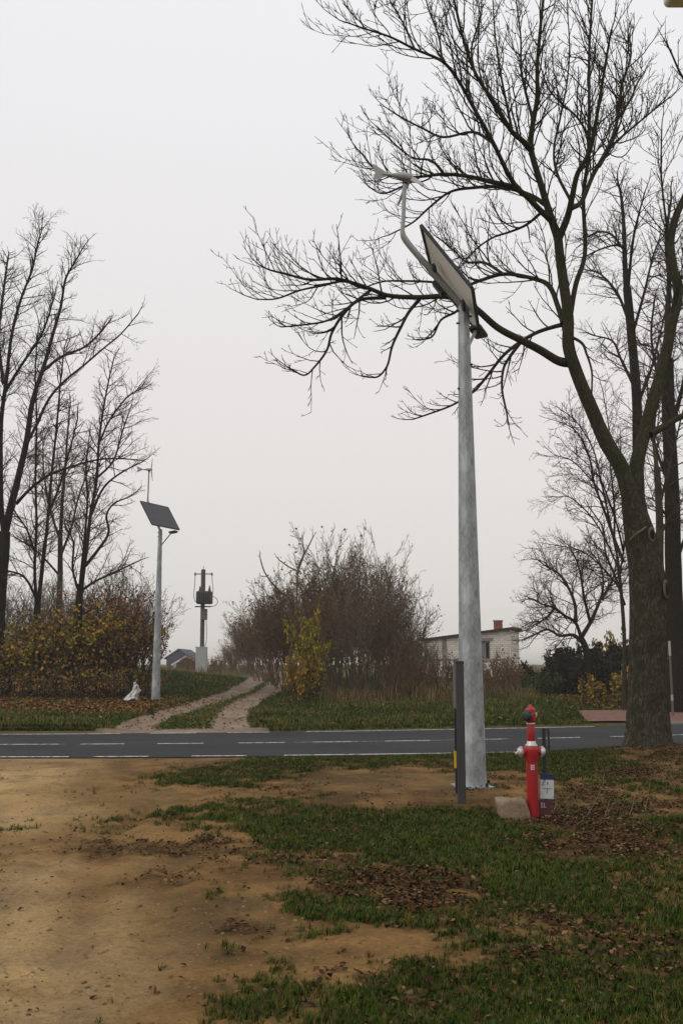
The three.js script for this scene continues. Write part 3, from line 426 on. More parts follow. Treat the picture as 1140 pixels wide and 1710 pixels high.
{ // the thicket right of the track, running back along it
  const tk = { lvl: 3, max: 7500, rmin: 0.0085, r: 0.026, dens: [4, 3.4, 2.6] };
  const P1 = shrub({ ...tk, h: 6.2, stems: 26, spread: 0.42, foot: 1.1, mat: M.twigGrey, leaves: 900, size: 0.1, colors: BROWN });
  const P2 = shrub({ ...tk, h: 5.8, stems: 28, spread: 0.5, foot: 1.2, mat: M.twigWarm, leaves: 2600, size: 0.1, colors: BROWN });
  const P3 = shrub({ ...tk, h: 6.0, stems: 24, spread: 0.38, foot: 1.0, mat: M.twigGrey, leaves: 700, size: 0.1, colors: [...OLIVE, ...BROWN] });
  const grp = 'shrubs of the thicket beside the track';
  const rows = [
    [P3, 660, 44, 0.72, 'grey bare shrub at the right end of the thicket, nearest the white house'], [P1, 618, 43, 0.92, 'grey bare shrub right of centre at the front of the thicket'],
    [P2, 572, 45, 1.0, 'brown twiggy shrub behind the yellow green bush, at its right'], [P1, 552, 49, 1.27, 'highest shrub of the thicket, its grey twigs topping the middle'],
    [P2, 520, 51, 1.2, 'brown shrub on the thicket top left of its highest point'], [P3, 592, 49, 1.2, 'tall grey shrub in the second row right of the thicket middle'], [P3, 632, 49, 1.1, 'pointed grey shrub in the second row above the right slope of the thicket'],
    [P2, 494, 52, 1.04, 'brown shrub directly above and left of the yellow green bush'], [P1, 468, 56, 0.98, 'brown grey shrub beside the track in front of the hazy ones'], [P2, 452, 61, 0.92, 'second brown shrub back along the track'],
    [P3, 437, 67, 0.88, 'third shrub back along the track, greyish'], [P2, 424, 73, 0.8, 'fourth shrub back along the track, brown and soft'], [P1, 411, 81, 0.72, 'hazy shrub low along the track, last but one'], [P2, 400, 92, 0.62, 'farthest and haziest shrub at the left end of the thicket'],
    [P1, 686, 47, 0.48, 'low grey shrub touching the left end of the white house'], [P2, 672, 42, 0.5, 'low brown shrub under the right slope of the thicket'], [P2, 386, 102, 0.5, 'faintest low shrub where the thicket meets the crest'], [P3, 706, 52, 0.5, 'thin grey shrub standing before the left end of the white house']];
  for (const [p, u, D, sc, label] of rows) place(p, 'thicket_shrub', label, 'shrub', onPx(u, D), D, rr(0, 6.28), [sc * 0.95, sc, sc * 0.95], grp);
  for (const [p, u, D, sc, label] of [[P1, 14, 52, 0.95, 'bare grey shrub behind the leaning tree at the left edge'], [P3, 78, 53, 1.0, 'bare grey shrub behind the twin stemmed tree'], [P1, 112, 50, 0.85, 'bare grey shrub between the twin stemmed tree and the golden bushes'], [P3, 196, 50, 1.05, 'bare grey shrub behind the reddish brown bush'], [P1, 216, 54, 0.85, 'bare grey shrub behind the far lamp pole']]) place(p, 'bare_shrub', label, 'shrub', onPx(u, D), D, rr(0, 6.28), sc, 'bare shrubs behind the autumn bushes');
}
{ // bare sapling rising out of the thicket's left
  const D = 48; bgTree('sapling', 'slim bare sapling with few forked branches sticking out above the left of the thicket', 482, D, [[484, 1100], [490, 1050], [495, 1010]], [5, 4], [
    [[[495, 1012], [498, 970], [500, 945], [512, 915], [522, 898]], 1, 4, 2], [[[494, 1015], [480, 995], [462, 985], [444, 958], [435, 935]], -1, 3.5, 2], [[[500, 955], [480, 945], [466, 935]], 1, 3, 2], [[[499, 950], [506, 925], [505, 905]], 0, 3, 2]], { ...oBg, every: 0.7, len: 0.9, lvl: 1, trop: 0.6, tipTrop: 1 }, M.twigWarm, M.twigWarm);
}
{ // leafy bushes
  const yel = shrub({ h: 4.1, stems: 12, spread: 0.3, foot: 0.4, lvl: 2, max: 1500, mat: M.twigBg, leaves: 3000, size: 0.14, colors: [...OLIVE, ...OLIVE, ...GOLD] });
  place(yel, 'yellow_bush', 'tall yellow green leafy bush standing in front of the thicket beside the track', 'bush', onPx(524, 40), 40, 1, [0.6, 1.02, 0.6]);
  const org = shrub({ h: 2.5, stems: 18, spread: 0.5, foot: 0.5, lvl: 2, max: 1400, mat: M.twigBg, leaves: 2600, size: 0.13, colors: [...GOLD, ...RUST, ...OLIVE] });
  place(org, 'orange_bush', 'orange and golden bush at the foot of the tall yellow green one', 'bush', onPx(503, 39.5), 39.5, 0, [0.62, 0.95, 0.62]);
  const B1 = shrub({ h: 3.4, stems: 30, spread: 0.45, foot: 1.1, lvl: 2, max: 3000, mat: M.twigBg, leaves: 3600, size: 0.13, colors: [...GOLD, ...GOLD, ...OLIVE, ...BROWN] });
  const B2 = shrub({ h: 2.4, stems: 34, spread: 0.6, foot: 1.2, lvl: 2, max: 2800, mat: M.twigBg, leaves: 2300, size: 0.12, colors: [...OLIVE, ...OLIVE, ...GOLD, ...BROWN, ...BROWN] });
  const B3 = shrub({ h: 4.6, stems: 22, spread: 0.3, foot: 1.1, lvl: 3, max: 4200, mat: M.twigBg, leaves: 2200, size: 0.12, colors: [...BROWN, ...BROWN, ...RUST], lo: 0.1 });
  const B4 = shrub({ h: 1.7, stems: 46, spread: 0.7, foot: 1.4, lvl: 2, max: 3200, mat: M.twigBg, leaves: 1500, size: 0.1, colors: [...BROWN, ...BROWN, ...RUST, ...OLIVE] });
  const G = 'autumn bushes left of the far lamp';
  for (const [p, u, D, sc, label, n] of [
    [B2, 10, 43, 1.25, 'yellow olive leafy bush at the left edge under the leaning tree', 'leafy_bush'], [B2, 42, 46, 1.3, 'olive leafy bush just left of the twin stemmed tree', 'leafy_bush'],
    [B1, 98, 42, 1.18, 'golden bush right of the twin stemmed tree', 'golden_bush'], [B1, 140, 42, 1.25, 'tallest golden bush, around the thicker dark trunk', 'golden_bush'],
    [B3, 176, 42, 0.95, 'tall reddish brown twiggy bush, second left of the far lamp pole', 'brown_bush'], [B3, 206, 43.5, 1.0, 'tallest brown twiggy bush, just left of the far lamp pole', 'brown_bush'], [B3, 158, 46, 1.05, 'brown twiggy bush behind the thicker dark trunk', 'brown_bush'],
    [B4, 30, 40.5, 0.7, 'low brown bush at the left edge behind the grass strip', 'low_bush'], [B4, 84, 41, 0.75, 'low rusty bush before the golden bush', 'low_bush'], [B4, 128, 40.6, 0.7, 'low mixed bush below the thicker dark trunk', 'low_bush'], [B4, 172, 40.6, 0.8, 'low rusty bush in front of the reddish brown one', 'low_bush'], [B4, 208, 41, 0.85, 'low rusty bush behind the white plastic sheet', 'low_bush'], [B2, 236, 46, 0.6, 'dark leafy bush low behind the far lamp pole', 'leafy_bush'], [B4, -20, 42, 1.1, 'low bush cut by the left edge of the photograph', 'low_bush']])
    place(p, n, label, 'bush', onPx(u, D), D, rr(0, 6.28), sc, G);
  // right side
  const hedge = shrub({ h: 1.9, stems: 40, spread: 0.9, foot: 1.6, lvl: 2, max: 2600, mat: M.twig, leaves: 9000, size: 0.13, colors: [[0.02, 0.022, 0.014], [0.03, 0.026, 0.018], [0.025, 0.03, 0.015]] });
  place(hedge, 'dark_hedge', 'dark dense hedge under the fruit tree, left half', 'hedge', onPx(958, 46), 46, 0, [1.0, 1.25, 0.9], 'dark hedge under the fruit tree');
  place(hedge, 'dark_hedge', 'dark dense hedge running behind the big trunk, right half', 'hedge', onPx(1012, 47), 47, 2, [1.1, 1.3, 0.9], 'dark hedge under the fruit tree');
  place(hedge, 'dark_hedge', 'dark dense hedge right of the big trunk at the right edge', 'hedge', onPx(1128, 44), 44, 4, [0.9, 1.15, 0.8], 'dark hedge under the fruit tree');
  const grn = shrub({ h: 1.5, stems: 22, spread: 0.8, foot: 0.6, lvl: 2, max: 1500, mat: M.twig, leaves: 2600, size: 0.13, colors: [[0.035, 0.06, 0.02], [0.05, 0.07, 0.025], [0.06, 0.06, 0.02]] });
  place(grn, 'green_bush', 'small dark green bush left of the dark hedge', 'bush', onPx(908, 45), 45, 0, 0.85);
  const y2 = shrub({ h: 2.0, stems: 24, spread: 0.8, foot: 0.8, lvl: 2, max: 1800, mat: M.twig, leaves: 3200, size: 0.14, colors: [...OLIVE, ...BROWN, ...GOLD] });
  place(y2, 'golden_bush', 'yellow leafy bush against the left of the big trunk beyond the road', 'bush', onPx(1022, 38), 38, 0, 0.85);
  place(y2, 'golden_bush', 'small yellow tree top glowing above the dark hedge beside the big trunk', 'bush', onPx(1040, 48), 48, 2, [0.8, 1.7, 0.8]);
  place(y2, 'golden_bush', 'golden bush at the right edge behind the straight dark trunk', 'bush', onPx(1140, 42), 42, 4, 1.0);
  const w1 = shrub({ h: 1.9, stems: 34, spread: 0.45, foot: 1.1, lvl: 2, max: 2200, mat: M.twigWarm, leaves: 900, size: 0.1, colors: BROWN });
  for (const [u, D, sc, label] of [[748, 52, 1.0, 'brown weeds left of the near pole, under the white house wall'], [812, 54, 1.1, 'brown weeds right of the near pole, under the house window'], [836, 50, 0.9, 'brown weeds below the right corner of the white house'], [868, 52, 0.75, 'low reddish weeds right of the white house'], [700, 46, 0.8, 'brown weeds between the thicket and the white house'], [325, 84, 0.9, 'dry weeds left of the transformer cabinet'], [352, 84, 0.85, 'dry weeds right of the transformer cabinet'], [378, 92, 0.9, 'dry weeds on the crest where the track vanishes']])
    place(w1, 'weed_clump', label, 'weeds', onPx(u, D), D, rr(0, 6.28), sc, 'brown weeds around house and cabinet');
}

// ---------------------------------------------------------------- grass, litter, pebbles
function bladeTuft(n, h, w, lean) {
  const P = [], N = [], I = [];
  for (let k = 0; k < n; k++) {
    const a = rr(0, 6.28), r = rr(0, 0.03) * h / 0.07, b = rr(0, 6.28), l = rr(0.2, 1) * lean * h, hh = h * rr(0.55, 1.1), x0 = Math.cos(a) * r, z0 = Math.sin(a) * r, sx = -Math.sin(b) * w / 2, sz = Math.cos(b) * w / 2, dx = Math.cos(b), dz = Math.sin(b), q = P.length / 3;
    P.push(x0 - sx, 0, z0 - sz, x0 + sx, 0, z0 + sz, x0 + dx * l * 0.35 - sx * 0.8, hh * 0.6, z0 + dz * l * 0.35 - sz * 0.8, x0 + dx * l * 0.35 + sx * 0.8, hh * 0.6, z0 + dz * l * 0.35 + sz * 0.8, x0 + dx * l, hh, z0 + dz * l);
    for (let m = 0; m < 5; m++) N.push(dx * -0.4, 0.85, dz * -0.4);
    I.push(q, q + 1, q + 2, q + 1, q + 3, q + 2, q + 2, q + 3, q + 4);
  }
  const g = new THREE.BufferGeometry(); g.setAttribute('position', new THREE.Float32BufferAttribute(P, 3)); g.setAttribute('normal', new THREE.Float32BufferAttribute(N, 3)); g.setIndex(I); return g;
}
const dm = new THREE.Object3D();
function scatter(name, label, category, geo, mat, list) { // list of [x, y, z, scale, turn, color, tiltX, tiltZ]
  const m = new THREE.InstancedMesh(geo, mat, list.length); m.name = numbered(name); m.castShadow = m.receiveShadow = true;
  list.forEach(([x, y, z, s, t, c, a = 0, b = 0], k) => { dm.position.set(x, y, z); dm.rotation.set(a, t, b); dm.scale.set(...(Array.isArray(s) ? s : [s, s, s])); dm.updateMatrix(); m.setMatrixAt(k, dm.matrix); m.setColorAt(k, c); });
  m.userData.kind = 'stuff'; scene.add(m); return tag(m, label, category);
}
const grassMat = std({ color: 0xffffff, roughness: 0.8, side: THREE.DoubleSide });
{
  const list = [];
  for (let k = 0; k < 420000 && list.length < 130000; k++) {
    const d = 3.6 + 15.2 * rnd() ** 1.4, x = rr(-1, 1) * (0.36 * d + 0.7); if (d > nearLine(x) - 0.25) continue;
    const g = grassAt(x, d) * mix(0.55, 1.1, sm(0.35, 0.6, fbm(x * 3.3 + 8, d * 3.3 + 70, 3))); if (rnd() > g - 0.02) continue;
    const l = litterAt(x, d), dry = rnd() < 0.17 + 0.25 * l, n = fbm(x * 0.9 + 60, d * 0.9, 3), c = dry ? lin(rr(0.09, 0.2), rr(0.07, 0.14), rr(0.025, 0.05)) : lin(...mix3([0.018, 0.038, 0.004], [0.06, 0.092, 0.010], clamp(rr(-0.2, 0.7) + n * 0.5)));
    list.push([x, H(x, d) - 0.005, -d, rr(0.35, 1.1) * (0.35 + 1.1 * n), rr(0, 6.28), c, rr(-0.25, 0.25), rr(-0.25, 0.25)]);
  }
  scatter('grass', 'short patchy green grass on the near yard around hydrant and pole', 'grass', bladeTuft(9, 0.062, 0.0045, 0.8), grassMat, list);
}
{
  const list = [];
  for (let k = 0; k < 160000 && list.length < 60000; k++) {
    const d = 24.2 + 40 * rnd() ** 1.7, x = rr(-1, 1) * (0.36 * d + 2), s = d - farLine(x); if (s < 0.25 || (x > 6.5 && d > dn(x) - 0.5 && d < df(x) + 0.25)) continue;
    if (trackGap(x, d) < 0.44 + 0.3 * rnd() || (s < 2.2 - 0.8 * rnd() && Math.abs(x - trackMid(d)) < 2.1)) continue;
    if (rnd() < leafBelt(x, d) * 0.75) continue;
    const n = fbm(x * 0.5 + 20, d * 0.5, 3), dry = rnd() < 0.12 + 0.3 * sm(0.5, 0.7, n), c = dry ? lin(rr(0.11, 0.2), rr(0.085, 0.14), rr(0.025, 0.05)) : lin(...mix3([0.022, 0.042, 0.004], [0.075, 0.105, 0.012], clamp(rr(0, 0.7) + (n - 0.4))));
    const mid = Math.abs(x - trackMid(d)) < 1.2 ? 0.5 : 1;
    list.push([x, H(x, d) - 0.01, -d, rr(0.5, 1.2) * mid * (0.5 + 0.8 * n) * (s < 1 ? 0.6 : 1), rr(0, 6.28), c]);
  }
  scatter('grass', 'green verge grass beyond the road on both sides of the track', 'grass', bladeTuft(11, 0.17, 0.013, 0.8), grassMat, list);
}
{ // tall dry grass before the thicket and the house
  const list = [];
  const put = (n, u0, u1, D0, D1, s0, s1) => { for (let k = 0; k < n; k++) { const D = rr(D0, D1), x = onPx(rr(u0, u1), D), n2 = fbm(x * 0.8, D * 0.8, 2); if (rnd() > sm(0.3, 0.7, n2)) continue; const m = rr(0.4, 1.25); list.push([x, H(x, D) - 0.02, -D, rr(s0, s1), rr(0, 6.28), lin(0.2 * m, 0.135 * m, 0.06 * m)]); } };
  put(520, 540, 780, 38, 44, 0.3, 0.9); put(520, 640, 770, 40, 46, 0.5, 1.3); put(420, 780, 900, 40, 52, 0.3, 0.9); put(500, 250, 400, 60, 90, 0.3, 0.8);
  scatter('dry_grass', 'tall straw coloured dry grass along the foot of the thicket and house', 'dry grass', bladeTuft(12, 0.72, 0.014, 0.95), grassMat, list);
}
{ // leaf litter: small curled leaves
  const lb = new Buf(); lb.leaf(V(-0.5, 0, 0), 1, [1, 1, 1], 1); const g = (() => { const P = [-0.5, 0, 0, 0, 0.14, 0.32, 0.5, 0.02, 0.05, 0, 0.2, -0.3, 0, 0.02, 0], I = [0, 1, 4, 4, 1, 2, 0, 4, 3, 4, 2, 3], q = new THREE.BufferGeometry(); q.setAttribute('position', new THREE.Float32BufferAttribute(P, 3)); q.setIndex(I); q.computeVertexNormals(); return q; })();
  const list = [], C = [[0.068, 0.034, 0.015], [0.05, 0.028, 0.015], [0.10, 0.057, 0.025], [0.034, 0.021, 0.013], [0.16, 0.1, 0.045], [0.085, 0.035, 0.012]];
  for (let k = 0; k < 500000 && list.length < 62000; k++) {
    const d = 3.6 + 15 * rnd() ** 1.3, x = rr(-1, 1) * (0.36 * d + 0.7); if (d > nearLine(x) - 0.3) continue;
    if (rnd() > (litterAt(x, d) * 0.9 + 0.06 * grassAt(x, d)) * mix(0.12, 1, sm(-0.2, 1.3, x - 0.75 + 0.26 * d)) + 0.0015) continue;
    const c = C[rnd() * C.length | 0], m = rr(0.7, 1.3); list.push([x, H(x, d) + rr(0.002, 0.03), -d, 0.016 + 0.042 * rnd() ** 1.8, rr(0, 6.28), lin(c[0] * m, c[1] * m, c[2] * m), rr(-0.5, 0.5), rr(-0.5, 0.5)]);
  }
  scatter('fallen_leaves', 'brown fallen leaves lying in drifts over the near yard', 'fallen leaves', g, grassMat, list);
  const far = [], C2 = [[0.2, 0.09, 0.022], [0.14, 0.06, 0.018], [0.26, 0.16, 0.04], [0.09, 0.042, 0.018], [0.1, 0.06, 0.03]];
  for (let k = 0; k < 120000 && far.length < 26000; k++) { const d = 25 + 22 * rnd(), x = rr(-1, 1) * (0.36 * d + 2), s = d - farLine(x); if (s < 0.8 || rnd() > leafBelt(x, d) * 0.9 + 0.03 || (x > 6.5 && d < df(x))) continue; const c = C2[rnd() * C2.length | 0]; far.push([x, H(x, d) + rr(0.01, 0.12), -d, rr(0.07, 0.15), rr(0, 6.28), lin(...c), rr(-0.6, 0.6), rr(-0.6, 0.6)]); }
  scatter('fallen_leaves', 'orange fallen leaves under the bushes beyond the road', 'fallen leaves', g, grassMat, far);
  const peb = [], pg = new THREE.IcosahedronGeometry(1, 0);
  for (let k = 0; k < 22000; k++) { const d = 3.6 + 15 * rnd() ** 1.2, x = rr(-1, 1) * (0.36 * d + 0.6); if (d > nearLine(x) - 0.2 || grassAt(x, d) > 0.5) continue; const s = 0.0025 + 0.012 * rnd() ** 7, m = rr(0.4, 1.1); peb.push([x, H(x, d), -d, [s * 1.3, s * 0.7, s], rr(0, 6.28), lin(0.24 * m, 0.165 * m, 0.085 * m)]); }
  scatter('pebbles', 'small pebbles and clods on the sandy yard', 'pebbles', pg, std({ color: 0xffffff, roughness: 1 }), peb);
}

// ---------------------------------------------------------------- solar street lamps
function cyl(r0, r1, h, n = 24) { const g = new THREE.CylinderGeometry(r1, r0, h, n); g.translate(0, h / 2, 0); return g; }
function rod(a, b, r, n = 10) { const d = b.clone().sub(a), g = new THREE.CylinderGeometry(r, r, d.length(), n); g.translate(0, d.length() / 2, 0); g.applyQuaternion(new THREE.Quaternion().setFromUnitVectors(UP, d.normalize())); g.translate(a.x, a.y, a.z); return g; }
function box(w, h, d, r = 0.01) { return new RoundedBoxGeometry(w, h, d, 2, Math.min(r, w / 2.1, h / 2.1, d / 2.1)); }
function solarLamp(label, base, topY, ang, tilt, pc, elbow, mastTop, armEnd, armFrom, k, blade0) {
  // all points below are world points
  const T = thing('solar_street_lamp', label, 'street lamp', base, 'solar street lamps'), W = p => p.clone().sub(base);
  const h = topY - base.y, pole = new THREE.CylinderGeometry(0.076, 0.182, h, 8, 12, false); pole.rotateY(Math.PI / 8 + 0.28); pole.translate(0, h / 2, 0);
  { const u = pole.attributes.uv, p = pole.attributes.position; for (let i = 0; i < u.count; i++) u.setXY(i, u.getX(i) * 1.0, p.getY(i) * 0.55); }
  part('pole', toCreasedNormals(pole, 0.3), M.galv, T);
  const fl = box(0.46, 0.022, 0.46, 0.006); fl.rotateY(0.2); fl.translate(0, 0.012, 0); part('base_plate', fl, M.galv, T);
  for (let i = 0; i < 4; i++) { const a = i * Math.PI / 2 + 0.2 + Math.PI / 4, b = cyl(0.022, 0.022, 0.05, 6); b.translate(Math.cos(a) * 0.275, 0.024, Math.sin(a) * 0.275); part('anchor_bolt', b, M.blackMetal, T); }
  for (const [y, sx] of [[-0.12, -1], [-0.2, 1], [-0.3, -1], [-0.38, 1], [-0.9, 1], [-1.25, -1]]) { const b = cyl(0.014, 0.014, 0.05, 6); b.rotateZ(Math.PI / 2); b.translate(sx * 0.085 + 0.025, h + y, 0.03); part('bolt', b, M.blackMetal, T); }
  const cap = new THREE.Group(); 
  // panel, in its own frame: x along the level edge, y up its slope, z out of its face
  const ux = V(Math.cos(ang), 0, Math.sin(ang)), hz = V(-Math.sin(ang), 0, Math.cos(ang)), sl = hz.clone().multiplyScalar(-Math.cos(tilt)).add(V(0, Math.sin(tilt), 0)), nz = V().crossVectors(ux, sl);
  const flip = nz.y < 0; if (flip) { ux.negate(); nz.negate(); }
  const m = new THREE.Matrix4().makeBasis(ux, sl, nz), Wd = 1.79, Ln = 1.135;
  const pan = part('solar_panel', box(Wd - 0.05, Ln - 0.05, 0.012, 0.003), M.panelFront, T); pan.quaternion.setFromRotationMatrix(m); pan.position.copy(W(pc));
  for (let i = 0; i < 6; i++) for (let j = 0; j < 4; j++) { const c = box(0.277, 0.258, 0.004, 0.001); const q = part('solar_cell', c, M.panelCell, pan); q.position.set((i - 2.5) * 0.288, (j - 1.5) * 0.269, 0.0065); }
  const bk = new THREE.PlaneGeometry(Wd - 0.06, Ln - 0.06); bk.rotateY(Math.PI); bk.translate(0, 0, -0.009); const bs = box(Wd - 0.06, Ln - 0.06, 0.004, 0.001); bs.translate(0, 0, -0.0105); part('back_sheet', bs, M.panelBack, pan);
  for (const [w, hh, x, y] of [[Wd, 0.03, 0, Ln / 2], [Wd, 0.03, 0, -Ln / 2], [0.03, Ln, Wd / 2, 0], [0.03, Ln, -Wd / 2, 0]]) { const f = box(w + 0.0, hh + (w > 1 ? 0.0 : -0.03), 0.045, 0.004); f.translate(x, y, -0.012); part('frame', f, M.blackMetal, pan); }
  const jb = box(0.16, 0.11, 0.035, 0.01); jb.translate(0.45, Ln / 2 - 0.22, -0.03); part('junction_box', jb, M.blackMetal, pan);
  for (const y of [-0.38, 0.3]) { const r = box(0.34, 0.05, 0.05, 0.004); r.translate(0, y, -0.09); part('cross_bar', r, M.blackMetal, pan); }
  { const r = box(0.17, 0.24, 0.13, 0.015); r.translate(0.5, 0.22, -0.1); part('controller_box', r, M.blackMetal, pan); }
  // bent mast behind the panel carrying the turbine
  const tb = new Buf(V(0, 0, 0)), top = V(0, h - 0.06, 0), el = W(elbow), mt = W(mastTop), cv = new THREE.CatmullRomCurve3([top, top.clone().lerp(el, 0.3), top.clone().lerp(el, 0.95), el.clone().lerp(mt, 0.05), el.clone().lerp(mt, 0.35), mt], false, 'centripetal').getPoints(40);
  tb.tube(cv, cv.map((p, i) => mix(0.046, 0.029, clamp((i - 18) / 10))), 14); part('mast', tb.geo(), M.paleSteel, T);
  const hub = part('turbine', (() => { const g = new THREE.LatheGeometry([[0, 0.17], [0.035, 0.155], [0.06, 0.11], [0.07, 0.03], [0.066, -0.06], [0.045, -0.16], [0.022, -0.3], [0.018, -0.42], [0, -0.425]].map(([x, y]) => new THREE.Vector2(x, y)), 20); g.rotateZ(-Math.PI / 2); return g; })(), M.turbine, T);
  hub.position.copy(mt).add(V(0.0, 0.12, 0)); hub.rotation.y = 0.35; hub.scale.setScalar(0.82); hub.rotation.z = 0.06;
  const nk = cyl(0.05, 0.044, 0.07, 14); nk.translate(0, -0.13, 0); part('yaw_collar', nk, M.blackMetal, hub);
  { const s = new THREE.Shape(); s.moveTo(-0.3, 0.02); s.lineTo(-0.56, 0.16); s.lineTo(-0.6, 0.15); s.lineTo(-0.55, 0.0); s.lineTo(-0.6, -0.12); s.lineTo(-0.5, -0.11); s.lineTo(-0.3, -0.02); const g = new THREE.ExtrudeGeometry(s, { depth: 0.006, bevelEnabled: false }); g.translate(0, 0, -0.003); part('tail_fin', g, M.turbine, hub); }
  for (let i = 0; i < 3; i++) {
    const s = new THREE.Shape(); s.moveTo(-0.02, 0.05); s.lineTo(-0.045, 0.14); s.lineTo(-0.012, 0.62); s.lineTo(0.012, 0.63); s.lineTo(0.035, 0.16); s.lineTo(0.02, 0.05); const g = new THREE.ExtrudeGeometry(s, { depth: 0.008, bevelEnabled: true, bevelSize: 0.004, bevelThickness: 0.003, bevelSegments: 1 });
    g.rotateY(0.9); g.rotateX(blade0 + i * Math.PI * 2 / 3); g.translate(0.11, 0, 0); part('blade', g, M.turbine, hub);
  }
  // luminaire on its slanting arm
  const a0 = W(armFrom), a1 = W(armEnd); part('lamp_arm', rod(a0, a1, 0.025), M.galv, T);
  const hd = part('lamp_head', (() => { const g = box(0.2, 0.07, 0.36, 0.03); g.translate(0, 0, 0.08); return g; })(), M.blackMetal, T); hd.position.copy(a1); hd.rotation.y = Math.atan2(a1.x - a0.x, a1.z - a0.z); hd.rotation.x = -0.15;
  const ln = box(0.15, 0.012, 0.24, 0.004); ln.translate(0, -0.037, 0.1); part('lens', ln, colored(0.12, 0.12, 0.11, 0.3), hd);
}
{
  const bx = 1.727, bd = 13.5; solarLamp('near solar street lamp, its panel seen from below', V(bx, H(bx, bd), -bd), 6.66, 4.89496, 0.9534, V(1.549, 6.904, -13.285), V(0.862, 7.575, -13.3), V(0.896, 8.36, -13.3), V(1.98, 6.47, -14.05), V(1.74, 5.95, -13.55), 1, 0.12);
  const fx = at(260, 1170, 39.4).x, fd = 39.4; solarLamp('far solar street lamp beyond the road left of the track', V(fx, H(fx, fd), -fd), at(270, 884, fd).y, 5.18596, 1.0114, V(-7.21, 7.476, -39.24), at(247, 838, 39.3), at(249, 789, 39.3), at(287, 889, 39.0), at(268, 912, 39.35), 1, 0.7);
}

// ---------------------------------------------------------------- hydrant, its signs, marker post, rock
{
  const p = ground(890, 1366), T = thing('fire_hydrant', 'red fire hydrant with two side outlets and a narrower head on top', 'fire hydrant', p);
  const lathe = (pts, n = 28) => new THREE.LatheGeometry(pts.map(([x, y]) => new THREE.Vector2(x, y)), n);
  part('barrel', lathe([[0, -0.1], [0.061, -0.1], [0.061, 0.57], [0.067, 0.575], [0.067, 0.6], [0.072, 0.63], [0.078, 0.66], [0.08, 0.70], [0.078, 0.73], [0.06, 0.745], [0, 0.745]]), M.red, T);
  part('collar', lathe([[0, 0.735], [0.064, 0.738], [0.066, 0.752], [0.05, 0.765], [0.046, 0.79], [0.03, 0.80], [0, 0.80]]), M.alu, T);
  part('riser', lathe([[0.0, 0.78], [0.041, 0.78], [0.041, 0.975], [0, 0.975]]), M.red, T);
  part('seal_ring', lathe([[0.0, 0.965], [0.044, 0.965], [0.047, 0.975], [0.044, 0.985], [0, 0.985]]), M.alu, T);
  part('head', lathe([[0, 0.98], [0.042, 0.985], [0.052, 1.01], [0.057, 1.05], [0.057, 1.09], [0.05, 1.105], [0.054, 1.11], [0.054, 1.125], [0.04, 1.14], [0.02, 1.155], [0.018, 1.175], [0, 1.178]]), M.red, T);
  const out = (name, y, dir, r, len, capMat, y0 = 0.04) => { const q = new THREE.Quaternion().setFromUnitVectors(UP, dir.clone().normalize()); const g = lathe([[0, 0], [r * 0.95, 0], [r * 0.95, len], [r * 1.1, len], [r * 1.1, len + 0.015], [0, len + 0.015]], 22); g.applyQuaternion(q); g.translate(0, y, 0); const o = part(name, g, M.red, T); const c = lathe([[0, len + 0.012], [r * 1.06, len + 0.012], [r * 1.08, len + 0.045], [r * 0.85, len + 0.06], [r * 0.4, len + 0.066], [0, len + 0.066]], 22); c.applyQuaternion(q); c.translate(0, y, 0); part('cap', c, capMat, o); for (const s of [-1, 1]) { const e = box(0.016, 0.03, 0.016, 0.004); e.translate(s * r * 1.12, len + 0.03, 0); e.applyQuaternion(q); e.translate(0, y, 0); part('cap_lug', e, capMat, o); } return o; };
  const L = out('outlet', 0.69, V(-1, -0.05, 0.18), 0.043, 0.09, M.alu); out('outlet', 0.69, V(1, -0.05, 0.1), 0.043, 0.08, M.alu);
  { const e = rod(V(-0.15, 0.68, 0.03), V(-0.18, 0.665, 0.04), 0.014); part('cap_bolt', e, M.alu, L); }
  out('outlet', 1.06, V(-0.75, 0, 0.66), 0.05, 0.03, M.darkGreen);
  out('outlet', 1.07, V(0.75, 0, -0.66), 0.024, 0.03, M.alu);
  const st = new THREE.CylinderGeometry(0.0625, 0.0625, 0.052, 12, 1, true, -0.4, 0.66); st.translate(0, 0.525, 0); const s = part('sticker', st, colored(0.55, 0.42, 0.42, 0.6), T);
  for (const y of [-0.012, 0.006]) { const g = new THREE.CylinderGeometry(0.063, 0.063, 0.007, 12, 1, true, -0.3, 0.48); g.translate(0, 0.525 + y, 0); part('printed_line', g, colored(0.35, 0.05, 0.06, 0.6), s); }
}
const font = await new FontLoader().loadAsync('fonts/droid/droid_sans_bold.typeface.json');
function text(str, size, mat, parent, x, y, z) { const g = new TextGeometry(str, { font, size, depth: 0.002, curveSegments: 4 }); g.computeBoundingBox(); const m = part('lettering', g, mat, parent); m.position.set(x, y, z); return m; }
